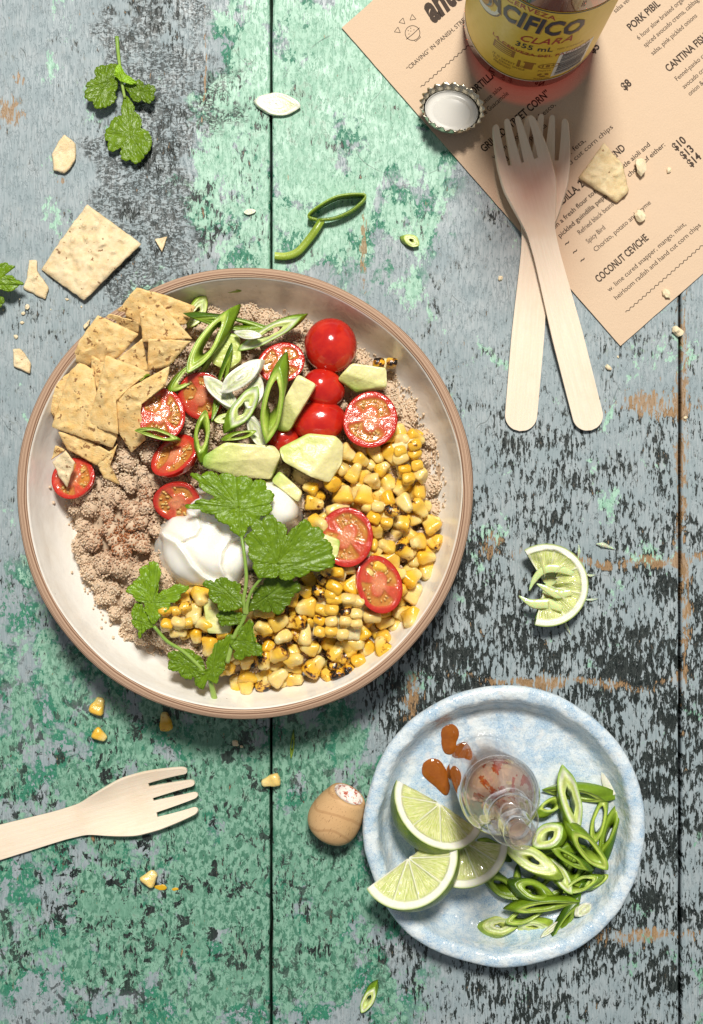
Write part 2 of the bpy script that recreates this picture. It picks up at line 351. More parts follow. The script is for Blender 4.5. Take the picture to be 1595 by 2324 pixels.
# ------------------------------------------------------------------ plate
PZ = 20.0; pc = P(1146, 1879, PZ); PLX, PLY = pc[0], pc[1]
g = G('speckled_blue_glaze'); co = g.co(); sp = g.noise(co, 2.3, 3, .7); bg = g.noise(co, .11, 6, .7, .5)
pcol = g.mix(g.mr(bg, .38, .64), (.70, .76, .78), (.44, .58, .69)); pcol = g.mix(g.math('MULTIPLY', g.mr(sp, .50, .64), g.mr(bg, .35, .62, .25, .85)), pcol, (.17, .32, .55)); pcol = g.mix(g.mr(sp, .42, .34, 0, .6), pcol, (.86, .88, .87)); pcol = g.mix(g.mr(g.noise(co, .12, 3), .60, .70, 0, .45), pcol, (.74, .72, .70))
g.pb(col=pcol, rough=.16, spec=.5, coat=.4, cr=.08, nrm=g.bump(g.math('ADD', g.noise(co, .16, 3, .5), g.math('MULTIPLY', g.noise(co, .5, 2), .25)), .0012)); M_PLATE = g.m
wobr = np.array([mnoise.noise(Vector((2.2*math.cos(t), 2.2*math.sin(t), 5))) for t in np.linspace(0, 2*np.pi, 160, endpoint=False)])
wobr2 = np.array([mnoise.noise(Vector((7*math.cos(t), 7*math.sin(t), 9))) for t in np.linspace(0, 2*np.pi, 160, endpoint=False)])
def plate_wob(R, Z, th):
    q = np.clip((R-38)/25, 0, 1); inner = np.exp(-((R-59.5)/2.6)**2)
    return R+q*(1.5*wobr+.25*wobr2)+inner*1.1*wobr2, Z+q*(.5*wobr+.15*wobr2)+inner*.5*wobr2
pp = spline([(.4, 5.4), (20, 5.3), (38, 5.0), (48, 5.2), (52.5, 6.6), (55.5, 10.5), (57.3, 15.5), (58.6, 18.6), (60.5, 19.9), (63.2, 20.0), (64.9, 19.0), (65.4, 17), (64, 12), (60, 6.5), (54, 2.5), (45, .9), (36, 0), (.4, .3)], 90)
V, F = lathe(pp, 160, plate_wob)
tag(mobj('plate', V, F, M_PLATE, None, (PLX, PLY, 0)), 'small handmade plate in speckled pale blue glaze with uneven raised rim', 'plate')
# ------------------------------------------------------------------ glass materials
g = G('amber_glass'); fr = g.math('ADD', g.math('MULTIPLY', g.math('POWER', g.n('LayerWeight', {'Blend': .5}).outputs['Facing'], 3.0), .8), .05)
tr = g.n('BsdfTransparent', {0: (.47, .145, .04)}).outputs[0]; gl = g.n('BsdfGlossy', {'Color': (1, 1, 1), 'Roughness': .03}).outputs[0]
g.surf(g.n('MixShader', {0: fr, 1: tr, 2: gl}).outputs[0]); M_AMBER = g.m
# ------------------------------------------------------------------ beer bottle
BR = 32.0; bp = P(1202, 54, MENU_Z)
AZ0 = math.radians(-21)
beer = thing('beer_bottle', 'brown glass beer bottle with yellow label standing on the menu', 'bottle', (bp[0], bp[1], MENU_Z+.1), Matrix.Rotation(AZ0, 3, 'Z'))
bpz = spline([(.4, 4), (18, 3), (26, .6), (28.5, .1), (30.8, 2), (31.9, 6), (32, 12), (32, 60), (32, 112), (31.3, 124), (28.5, 138), (23.5, 152), (18, 168), (15, 186), (13.6, 205), (13.2, 216), (14.2, 219), (14.4, 224), (13.2, 226), (13.2, 230), (12.6, 231.5), (10, 231.5), (9.6, 226)], 110)
V, F = lathe(bpz, 96); mobj('glass', V, F, M_AMBER, beer)
lqz = spline([(.4, 7), (24, 6), (28.6, 9), (29.2, 14), (29.2, 60), (29.2, 112), (28.6, 123), (26, 136), (24, 142), (.4, 142)], 50)
g = G('lager'); g.surf(g.n('BsdfTransparent', {0: (.90, .52, .22)}).outputs[0]); V, F = lathe(lqz, 64); mobj('beer', V, F, g.m, beer)
def cyl(A, Z, r): A = np.asarray(A, float); return np.stack([r*np.sin(A/BR), -r*np.cos(A/BR), np.asarray(Z, float)], 1)
LP = beer
def cyl_patch(a0, a1, z0, z1, r, name, mat, parent=None, n=60, m=8, ztop=None):
    A, Zt = np.meshgrid(np.linspace(a0, a1, n), np.linspace(0, 1, m)); zt = (ztop(A) if ztop else z1); Z = z0+(zt-z0)*Zt
    return mobj(name, cyl(A.ravel(), Z.ravel(), r), gridF(m, n), mat, parent or LP)
g = G('label_paper'); co = g.co(); g.pb(col=g.mix(g.noise(co, .4, 4), (.78, .50, .035), (.86, .60, .06)), rough=.38, nrm=g.bump(g.noise(co, .25, 3), .0002)); M_YEL = g.m
M_NAVY = plain('navy_print', (.012, .017, .05), .4); M_RED = plain('red_print', (.42, .03, .025), .4); M_ORP = plain('ochre_print', (.34, .15, .02), .45)
M_WHP = plain('white_print', (.82, .80, .74), .45); M_GOLD = plain('gold_print', (.55, .27, .03), .4); M_BLUEP = plain('blue_print', (.10, .22, .33), .4)
ztop = lambda A: 94.0+4.5*np.cos(np.clip((A+2)/26.0, -math.pi, math.pi))
LP = cyl_patch(-50, 46, 14.5, 95, 32.18, 'label', M_YEL, ztop=ztop)
zt2 = lambda A: ztop(A)+.9; zb2 = lambda A: ztop(A)
A, T = np.meshgrid(np.linspace(-50, 46, 60), np.linspace(0, 1, 3)); mobj('label_border', cyl(A.ravel(), (ztop(A)-1.6+1.0*T).ravel(), 32.28), gridF(3, 60), M_NAVY, LP)
cyl_patch(-50, 46, 14.7, 15.3, 32.26, 'label_border', M_WHP, m=2); cyl_patch(-50, 46, 15.9, 16.5, 32.26, 'label_border', M_NAVY, m=2)
def wrap_text(s, a, z, h, width, mat, bold=.02, shear=0.0, arc=0.0, r=32.3, name='label_text', slope=0.0):
    V, F = text_verts(s, bold, shear, 1.05, 2); x0, x1 = V[:, 0].min(), V[:, 0].max()
    bm = bmesh.new(); vs = [bm.verts.new((x, y, 0)) for x, y in V]
    for f in F:
        try: bm.faces.new([vs[i] for i in f])
        except ValueError: pass
    kx = width/(x1-x0); bmesh.ops.triangulate(bm, faces=bm.faces[:])
    for _ in range(3):
        e = [e for e in bm.edges if abs(e.verts[0].co.x-e.verts[1].co.x)*kx > 1.6]
        if e: bmesh.ops.subdivide_edges(bm, edges=e, cuts=1); bmesh.ops.triangulate(bm, faces=bm.faces[:])
    bm.verts.index_update(); W = np.array([v.co[:] for v in bm.verts]); F = [[v.index for v in f.verts] for f in bm.faces]; bm.free()
    t = (W[:, 0]-x0)/(x1-x0)-.5
    return mobj(name, cyl(a+t*width, z+W[:, 1]*h/.729+arc*(1-(2*t)**2)+slope*t, r), F, mat, LP, smooth=False)
wrap_text('PACIFICO', -.5, 71.5, 15.5, 49, M_GOLD, .035, .12, 1.5, 32.26); wrap_text('PACIFICO', -1.0, 72.3, 15.5, 49, M_NAVY, .035, .12, 1.5, 32.34)
wrap_text('CERVEZA', -1, 89.0, 4.2, 22, M_RED, .01, 0, 3.0); wrap_text('CLARA', 10, 62.0, 7.2, 22, M_RED, .01, .3, 0, slope=3)
wrap_text('355 mL', 6, 53.5, 5.2, 16.5, M_NAVY, .015); wrap_text('LA CERVEZA DEL PACIFICO', 9.5, 48.6, 3.0, 46, M_RED, .012, 0, -2.0)
wrap_text('BEER AUSTRALIA', 22, 55, 1.7, 12, M_ORP, 0)
for k, s in enumerate(('IT IS SAFEST NOT', 'TO DRINK WHILE', 'PREGNANT')): wrap_text(s, -2.5-(2.5 if k == 2 else 0), 30.6-3.4*k, 2.2, (17, 16, 9)[k], M_ORP, .012)
wrap_text('18+', 15.6, 33.2, 3.2, 6, M_ORP, .02); wrap_text('Please', 14.5, 28, 1.8, 6, M_ORP, .005); wrap_text('Recycle', 14.5, 17.6, 1.8, 7, M_ORP, .005)
def ring_patch(a, z, ra, rz, wd, mat, name, r=32.3, n=36, fill=False, rot=0.0):
    t = np.linspace(0, 2*np.pi, n, endpoint=False); A, Z = [], []
    for k in ((1, .5, .02) if fill else (1, 1-wd/min(ra, rz))):
        x, y = ra*k*np.cos(t), rz*k*np.sin(t); A.append(a+x*math.cos(rot)-y*math.sin(rot)); Z.append(z+x*math.sin(rot)+y*math.cos(rot))
    m = len(A); return mobj(name, cyl(np.r_[tuple(A)], np.r_[tuple(Z)], r), gridF(m, n, True, flip=True), mat, LP)
ring_patch(15.6, 34.6, 5.0, 3.2, .5, M_ORP, 'age_oval')
for k in range(3):
    an = k*2.094+.5; ring_patch(14.5+1.9*math.cos(an), 22.8+1.7*math.sin(an), 1.5, .9, 0, M_ORP, 'recycling_mark', fill=True, rot=an+1.57, n=12)
cyl_patch(-12, -1, 38.5, 46.0, 32.25, 'warning_panel', M_ORP, n=10, m=3)
for k in range(3): cyl_patch(-11, -2.5, 39.8+2.0*k, 40.6+2.0*k, 32.32, 'warning_line', M_YEL, n=10, m=2)
cyl_patch(-11, 12.5, 47.0, 48.0, 32.24, 'warning_line', M_ORP, n=12, m=2); cyl_patch(4.6, 8.6, 30, 37, 32.25, 'glass_icon', M_ORP, n=6, m=3); cyl_patch(3.8, 9.4, 37, 38.6, 32.25, 'glass_icon', M_ORP, n=6, m=2); cyl_patch(1.2, 2.6, 30, 38.5, 32.25, 'glass_icon', M_ORP, n=4, m=2)
cyl_patch(18.5, 35, 19, 50, 32.24, 'barcode_panel', M_WHP, n=16, m=4)
zz = 20.5; rr_ = random.Random(3)
while zz < 47:
    wl = rr_.choice((.35, .5, .8, 1.1)); cyl_patch(20, 33.5, zz, zz+wl, 32.32, 'barcode_bar', M_NAVY, n=12, m=2); zz += wl+rr_.choice((.35, .5, .8))
# roundel at the left of the label
ring_patch(-27, 74, 14.5, 15, 0, M_NAVY, 'emblem', 32.24, fill=True); ring_patch(-27, 74, 13.6, 14.1, 0, M_WHP, 'emblem', 32.30, fill=True)
ring_patch(-27, 74, 9.4, 9.8, 0, M_BLUEP, 'emblem', 32.36, fill=True); ring_patch(-26, 71, 6.2, 6.0, 0, M_GOLD, 'emblem', 32.42, fill=True, rot=.5); ring_patch(-24.5, 72.5, 3.2, 4.4, 0, M_RED, 'emblem', 32.46, fill=True, rot=.3)
ring_patch(-27, 74, 9.7, 10.1, .7, M_GOLD, 'emblem', 32.44)
# neck label
A, T = np.meshgrid(np.linspace(-26, 26, 40), np.linspace(0, 1, 10)); zz_ = 146+T*26; rad = np.interp(zz_, [138, 152, 168, 186], [28.5, 23.5, 18, 15])+.25
mobj('neck_label', np.stack([(rad*np.sin(A/26)).ravel(), (-rad*np.cos(A/26)).ravel(), zz_.ravel()], 1), gridF(10, 40), M_YEL, beer)
# ------------------------------------------------------------------ bottle cap
cp = P(1022, 258, 4)
cap_rot = Matrix.Rotation(.25, 3, 'Z') @ Matrix.Rotation(-.50, 3, 'X') @ Matrix.Rotation(.12, 3, 'Y')
cap = thing('crown_cork', 'upturned metal crown bottle cap with white lining near the menu edge', 'bottle cap', (cp[0], cp[1]-1, MENU_Z+5.2), Matrix.Rotation(-.42, 3, 'X') @ Matrix.Rotation(.1, 3, 'Y'))
M_STEEL = plain('cap_metal', (.62, .57, .46), .28, metal=1.0)
n = 21*10; th = np.linspace(0, 2*np.pi, n, endpoint=False); V = []
for k, (r, z, a) in enumerate([(.3, -.2, 0), (9, -.2, 0), (12.0, 0, 0), (13.2, .8, 0), (13.7, 2.2, .12), (14.1, 3.4, .4), (14.6, 4.6, .6), (15.2, 5.3, .75), (14.9, 5.35, .7), (14.2, 4.6, .55), (13.7, 3.4, .35), (13.2, 2.3, .1), (12.5, 1.1, 0), (11, .5, 0), (.3, .5, 0)]):
    R = r+a*np.cos(21*th); V.append(np.stack([R*np.cos(th), R*np.sin(th)*.94, np.full(n, z)], 1))
mobj('crown', np.vstack(V), gridF(15, n, True, flip=True), M_STEEL, cap)
V, F = lathe([(.01, .9), (8.0, .9), (8.6, 1.25), (9.2, 1.3), (9.8, .95), (11.2, 1.0), (12.0, 1.6), (12.7, 2.6), (12.4, 2.6)], 72); V[:, 1] *= .94
mobj('white_liner', V, F, plain('white_liner', (.60, .585, .55), .3), cap)
# ------------------------------------------------------------------ wooden forks
g = G('pale_birch'); co = g.co(); gr = g.noise(g.vm('MULTIPLY', co, (1, .035, 1)), .9, 5, .65); gr2 = g.noise(g.vm('MULTIPLY', co, (1, .12, 1)), 3.0, 3, .6)
wc = g.mix(g.mr(gr, .30, .70), (.78, .655, .51), (.83, .71, .57)); wc = g.mix(g.mr(gr2, .62, .74, 0, .22), wc, (.58, .43, .30)); wc = g.mix(g.mr(g.noise(co, .05, 3), .5, .7, 0, .35), wc, (.72, .54, .38))
g.pb(col=wc, rough=.65, spec=.25, sss=.05, ss=.001, nrm=g.bump(g.math('ADD', gr, gr2), .00012)); M_BIRCH = g.m
def fork(L=152.0, hw_head=13.0, hw_handle=6.9, label='', handle_z=1.0, head_z=1.0, cup=4.0):
    """x across, y from handle end (0) to tine tips (L)"""
    NC = 41
    def hw(y):
        t = y/L
        if y < hw_handle: return math.sqrt(max(0, hw_handle**2-(hw_handle-y)**2))*.999+.02
        return float(np.interp(t, [0, .3, .56, .63, .68, .73, .78, .84, .90, .96, 1.0], [hw_handle, hw_handle*1.02, hw_handle*.86, hw_handle*.92, hw_handle*1.25, hw_head*.86, hw_head*.99, hw_head*1.0, hw_head*.97, hw_head*.90, hw_head*.80]))
    sm = np.array([hw(y) for y in np.linspace(0, L, 400)]); k = np.ones(17)/17; sm2 = np.convolve(np.pad(sm, 8, 'edge'), k, 'valid'); sm2[:60] = sm[:60]
    W = lambda y: float(np.interp(y, np.linspace(0, L, 400), sm2))
    def zz(x, y):
        t = y/L; base = handle_z+(head_z-handle_z)*min(1, t/.65)
        hd = max(0, min(1, (t-.60)/.14)); hd = hd*hd*(3-2*hd); w_ = max(W(y), 1)
        endlift = max(0, (t-.82)/.18)**1.5
        return base+hd*(cup*((x/w_)**2)*(1-.35*endlift)+cup*.75*endlift-.2)+1.5*math.sin(t*2.6)*.3
    root = L*.855; ys = np.r_[np.linspace(0, hw_handle, 14), np.linspace(hw_handle+1, L*.6, 16), np.linspace(L*.61, root, 26)]
    quads = []; top = []; idx = {}
    def add(x, y):
        top.append((x, y, zz(x, y))); return len(top)-1
    rows = [[add(W(y)*c, y) for c in np.linspace(-1, 1, NC)] for y in ys]
    for a, b in zip(rows[:-1], rows[1:]): quads += [[a[j], a[j+1], b[j+1], b[j]] for j in range(NC-1)]
    # four tines, columns 0-8, 11-19, 21-29, 32-40
    for j0, j1 in ((0, 8), (11, 19), (21, 29), (32, 40)):
        prev = rows[-1][j0:j1+1]; cj = (np.linspace(-1, 1, NC)[j0]+np.linspace(-1, 1, NC)[j1])/2; hwj = (np.linspace(-1, 1, NC)[j1]-np.linspace(-1, 1, NC)[j0])/2
        tl = L-abs(cj)*3.0
        for y in np.r_[np.linspace(root, tl-2, 10)[1:], tl-1.0, tl-.3, tl]:
            t = (y-root)/(tl-root); nar = 1-.38*t
            e = max(0, (y-(tl-2))/2.0); nar *= math.sqrt(max(.02, 1-e*e*.92))
            row = [add(W(y)*(cj+hwj*nar*s), y) for s in np.linspace(-1, 1, j1-j0+1)]
            quads += [[prev[j], prev[j+1], row[j+1], row[j]] for j in range(j1-j0)]; prev = row
    me = mesh_data('wooden_fork', np.array(top), quads, M_BIRCH)
    o = bpy.data.objects.new('wooden_fork', me); COL.objects.link(o)
    md = o.modifiers.new('thick', 'SOLIDIFY'); md.thickness = .0015; md.offset = 1.0
    bv = o.modifiers.new('edge', 'BEVEL'); bv.width = .00025; bv.segments = 2; bv.limit_method = 'ANGLE'; bv.angle_limit = math.radians(50)
    return tag(o, label, 'fork', 'disposable wooden forks')
def place_fork(o, e, t, z=0.0):
    a = P(*e, 3); b = P(*t, 5); d = b-a; o.location = (a[0]*1e-3, a[1]*1e-3, z*1e-3); o.rotation_euler = (0, 0, math.atan2(d[1], d[0])-math.pi/2)
    return np.hypot(d[0], d[1])
fl = lambda e, t: float(np.hypot(*(P(*t, 5)-P(*e, 3))[:2]))
e, t = (1180, 978), (1241, 256); place_fork(fork(fl(e, t), 13, 7.6, 'pale wooden fork lying underneath the other on the menu', .6, 1.9, 3.0), e, t)
e, t = (1342, 976), (1157, 270); place_fork(fork(fl(e, t), 13, 7.2, 'pale wooden fork crossed on top of the other on the menu', 1.6, 6.4, 3.6), e, t)
e, t = (-260, 1985), (449, 1788); place_fork(fork(fl(e, t), 14.6, 8.2, 'pale wooden fork lying alone on the green painted planks', .6, .8, 4.0), e, t)
# ------------------------------------------------------------------ sauce bottle on the plate
sb = P(1101, 1742, 6.4)
sauce_b = thing('sauce_bottle', 'small open glass sauce bottle with red residue standing on the blue plate', 'bottle', (sb[0], sb[1], 6.2))
g = G('clear_glass'); fr = g.math('ADD', g.math('MULTIPLY', g.math('POWER', g.n('LayerWeight', {'Blend': .5}).outputs['Facing'], 2.0), .85), .06)
g.surf(g.n('MixShader', {0: g.math('SUBTRACT', fr, .045), 1: g.n('BsdfTransparent', {0: (.975, .955, .94)}).outputs[0], 2: g.n('BsdfGlossy', {'Color': (1, 1, 1), 'Roughness': .04}).outputs[0]}).outputs[0]); M_GLASS = g.m
out = spline([(.3, 1.6), (10, 1.0), (14.5, .1), (16.2, .9), (17.1, 3), (17.3, 8), (17.3, 40), (17.3, 58), (16.8, 63), (15, 68), (11.6, 74), (8.8, 81), (7.9, 90), (7.9, 97), (8.3, 100), (9.9, 101.5), (10.2, 104), (9.8, 107), (8.0, 108.5), (6.5, 110), (6.2, 118), (6.2, 126), (5.9, 128), (5.2, 128.4)], 90)
inn = spline([(4.4, 128.0), (4.2, 124), (4.2, 110), (5.2, 100), (5.6, 90), (6.4, 82), (9.3, 75), (13, 68.6), (14.9, 63), (15.4, 57), (15.4, 40), (15.3, 8), (14.6, 4.8), (10, 4.0), (.3, 4.2)], 70)
V, F = lathe(np.vstack([out, inn]), 72); mobj('glass', V, F, M_GLASS, sauce_b)
g = G('hot_sauce'); co = g.co(); g.pb(col=g.mix(g.noise(co, .5, 5, .65), (.30, .030, .008), (.46, .075, .02)), rough=.12, sss=.3, ss=.002, sr=(1, .3, .1)); M_SAUCE = g.m
# residue film clinging inside, cut out by a blotchy field
zs = np.linspace(6, 99, 90); na = 110; keep = []; Vv = []
for z in zs:
    r = float(np.interp(-z, -inn[:, 1], inn[:, 0]))-.04
    for k in range(na): a = 2*math.pi*k/na; Vv.append((r*math.cos(a), r*math.sin(a), z))
for i in range(len(zs)-1):
    for k in range(na):
        a = 2*math.pi*k/na; f = fbm(2.0*math.cos(a), 2.0*math.sin(a), zs[i]*.055, 4)
        if f > .04+.20*abs(zs[i]-68)/26: keep.append([i*na+k, i*na+(k+1) % na, (i+1)*na+(k+1) % na, (i+1)*na+k])
mobj('sauce_film', Vv, keep, M_SAUCE, sauce_b)['kind'] = 'stuff'
V, F = lathe([(.3, 4.5), (14.2, 5.2), (14.9, 7), (14.9, 10), (14.2, 10.4), (.3, 10.2)], 48)
g = G('sauce_dregs'); g.pb(col=(.74, .44, .30), rough=.3, sss=.4, ss=.004); mobj('sauce', V, F, g.m, sauce_b)
g = G('milky_film'); co = g.co(); g.surf(g.n('MixShader', {0: g.mr(g.noise(co, .12, 5, .65), .30, .68, .50, .78), 1: g.n('BsdfTransparent').outputs[0], 2: g.n('MixShader', {0: .5, 1: g.n('BsdfDiffuse', {0: (.93, .72, .60)}).outputs[0], 2: g.n('BsdfTranslucent', {0: (.97, .80, .69)}).outputs[0]}).outputs[0]}).outputs[0])
fz = [p for p in inn if 8 < p[1] < 118]; V, F = lathe([(p[0]-.35, p[1]) for p in fz], 64); mobj('cloudy_residue', V, F, g.m, sauce_b)
# ------------------------------------------------------------------ wooden stopper
st = P(761, 1854, 12)
g = G('beech'); co = g.co(); fl_ = g.noise(g.vm('MULTIPLY', co, (1, 1, .09)), 2.6, 2, .5); rg = g.n('TexWave', {'Vector': co, 'Scale': .045, 'Distortion': 2.5, 'Detail': 2.0}, wave_type='RINGS', rings_direction='Y').outputs[1]
wc = g.mix(g.noise(co, .15, 4), (.56, .33, .15), (.66, .43, .22)); wc = g.mix(g.mr(rg, .9, .98, 0, .5), wc, (.40, .21, .09)); wc = g.mix(g.mr(fl_, .63, .69, 0, .8), wc, (.26, .13, .06))
g.pb(col=wc, rough=.55, spec=.3, nrm=g.bump(fl_, .00015)); M_BEECH = g.m
ax = Vector((.42, .80, .30)).normalized()
stp = thing('bottle_stopper', 'rounded wooden bottle stopper lying between the bowl and the blue plate', 'stopper', (st[0]-4.4, st[1]-8.6, 9.0), frame(ax, 0.3))
V, F = lathe(spline([(.2, 0), (6, .1), (9, .9), (11.2, 3.2), (12.4, 7), (12.3, 12), (11.2, 17), (9.8, 21), (9.0, 23), (8.2, 23.8), (7.2, 23.9)], 50), 72); mobj('wood', V, F, M_BEECH, stp)
g = G('stained_plastic'); co = g.co(); g.pb(col=g.mix(g.mr(g.noise(co, .45, 5, .7), .5, .62), (.82, .74, .68), (.36, .06, .02)), rough=.35)
V, F = lathe([(7.25, 24.0), (6.6, 24.0), (6.2, 23.4), (6.0, 20), (.2, 19.5)], 48); mobj('plastic_insert', V, F, g.m, stp)
# ------------------------------------------------------------------ quinoa mound (uncountable)
grain_V, grain_F = ico(1.0, 1)
def quinoa_height(x, y):
    r = math.hypot(x-BX, y-BY); b = foodz(x, y)
    l = fbm(x*.085, y*.085, 2.0, 3); c = abs(nz(x*.13, y*.13, 7)); d = abs(nz(x*.30+9, y*.30, 3))
    wx, wy = x+3*nz(x*.1, y*.1, 5), y+3*nz(x*.1, y*.1, 8); v1 = mnoise.voronoi(Vector((wx*.075, wy*.075, 0)))[0]
    return b-6.0+2.5*l+4.0*min(.75, (v1[1]-v1[0])*1.5)-2.0, r
def outer_edge(x, y):
    th = math.atan2(y-BY, x-BX); e = 86.0+4*nz(2.2*math.cos(th), 2.2*math.sin(th), 1)+3*nz(7*math.cos(th), 7*math.sin(th), 4)
    # the food stops short of the rim on the lower left and top right
    e += -2*math.exp(-((th-1.0)/.35)**2)-3*math.exp(-((th+1.75)/.3)**2)+4*math.exp(-(th/.6)**2)
    return e
R0 = np.random.default_rng(11)
gv, gf, gc = [], [], []; cnt = 0; ng = 0
gF = np.array(grain_F)
def spice(x, y):
    p = P(275, 1215, 38); q = P(330, 1130, 38)
    return max(math.exp(-((x-p[0])**2+(y-p[1])**2)/220), .7*math.exp(-((x-q[0])**2+(y-q[1])**2)/60))
def add_grain(x, y, z, r):
    global cnt
    q = R0.uniform(-1, 1, 3); s = r*R0.uniform(.8, 1.15, 3)
    gv.append(grain_V*s+np.array([x, y, z])); gf.append(gF+cnt); cnt += len(grain_V)
    k = min(1, spice(x, y)*R0.uniform(.3, 1.5)); t = R0.uniform(0, 1)
    c = np.array([.72, .56, .40])*(1-t)+np.array([.62, .465, .325])*t
    if R0.uniform() < .04: c = np.array([.62, .50, .38])
    c = c*(1-k)+np.array([.34, .115, .035])*k
    gc.append(np.tile(c, (len(grain_V), 1)))
def hidden(u, v):
    return (565 < u < 800 and 860 < v < 1100) or (410 < u < 660 and 1120 < v < 1320) or (170 < u < 380 and 720 < v < 950)
def in_corn(u, v): return (u > 700 and v > 1080 and u < 940) or (u > 480 and v > 1380)
clumps = []; tries = 0
while len(clumps) < 430 and tries < 16000:
    tries += 1
    a = R0.uniform(0, 2*math.pi); r = 90*math.sqrt(R0.uniform()); x, y = BX+r*math.cos(a), BY+r*math.sin(a); e = outer_edge(x, y); cr = R0.uniform(2.4, 5.6)
    if r > e-cr*.6: continue
    if any((x-q[0])**2+(y-q[1])**2 < (.62*(cr+q[3]))**2 for q in clumps): continue
    bz = float(np.interp(r, ip[:, 0], ip[:, 1])); z = foodz(x, y)-cr*.55-2.4+R0.uniform(-2.2, 2.4)-4.0*max(0, (r-(e-10))/10)
    clumps.append((x, y, max(z, bz-.3*cr), cr))
for x, y, z, cr in clumps:
    u = 797.5+x/(S*(H-36)/H); v = 1162-y/(S*(H-36)/H)
    n_ = int(cr*cr*6.6); n_ = n_//4 if hidden(u, v) else (n_//2 if in_corn(u, v) else n_)
    tint = R0.uniform(-.1, .1)
    for k in range(n_):
        cz = R0.uniform(-.15, 1.0); ph = R0.uniform(0, 6.283); sr = math.sqrt(max(0, 1-cz*cz)); q = (sr*math.cos(ph), sr*math.sin(ph), cz)
        rr = cr*(1+.30*fbm(q[0]*1.6+x, q[1]*1.6+y, q[2]*1.6, 2))
        add_grain(x+q[0]*rr, y+q[1]*rr, z+q[2]*rr*.9+R0.uniform(-.15, .35), R0.uniform(.46, .62)); ng += 1
for _ in range(9000):      # loose grains between the lumps
    a = R0.uniform(0, 2*math.pi); r = 90*math.sqrt(R0.uniform()); x, y = BX+r*math.cos(a), BY+r*math.sin(a); e = outer_edge(x, y)
    if r > e: continue
    z, _r = quinoa_height(x, y); drop = max(0, (r-(e-9))/9); z -= 7*drop*drop+1.2
    bz = float(np.interp(r, ip[:, 0], ip[:, 1])); add_grain(x, y, max(z, bz+.5), R0.uniform(.46, .62))
for _ in range(26):   # stray grains on the glaze
    a = R0.uniform(0, 2*math.pi); r = R0.uniform(80, 91); x, y = BX+r*math.cos(a), BY+r*math.sin(a)
    if r > outer_edge(x, y): add_grain(x, y, float(np.interp(r, ip[:, 0], ip[:, 1]))+.7, .75)
M_QUI = vcol('quinoa_grain', .42, .25, .0012, (1, .6, .35), 1.4, .12)
gq = mobj('quinoa', np.vstack(gv)-np.array([BX, BY, 0]), np.vstack(gf).tolist(), M_QUI, None, (BX, BY, 0), col=np.vstack(gc))
tag(gq, 'bed of cooked beige quinoa grains filling the bowl', 'quinoa', kind='stuff')
n = 90; xs = np.linspace(-90, 90, n); V, keep = [], {}
for i, dy in enumerate(xs):
    for j, dx in enumerate(xs):
        r = math.hypot(dx, dy); x, y = BX+dx, BY+dy; e = outer_edge(x, y)
        z, _ = quinoa_height(x, y); drop = max(0, (r-(e-9))/9); z = z-7*drop*drop-2.2
        bz = float(np.interp(r, ip[:, 0], ip[:, 1])); V.append((dx, dy, max(z, bz-1.0))); keep[i*n+j] = r < e-.5
F = [f for f in gridF(n, n) if all(keep[k] for k in f)]
cv, cf = ico(1, 2); parts = [(np.array(V), F)]
for x, y, z, cr in clumps: parts.append((cv*np.array([cr*.97, cr*.97, cr*.86])*(1+.22*np.array([fbm(q[0]*1.6+x, q[1]*1.6+y, q[2]*1.6, 2) for q in cv]))[:, None]+np.array([x-BX, y-BY, z]), cf))
V, F = join(parts)
mobj('quinoa_bed', V, F, plain('quinoa_base', (.60, .45, .31), .8), gq)  # bed and clump cores in the grains' own beige
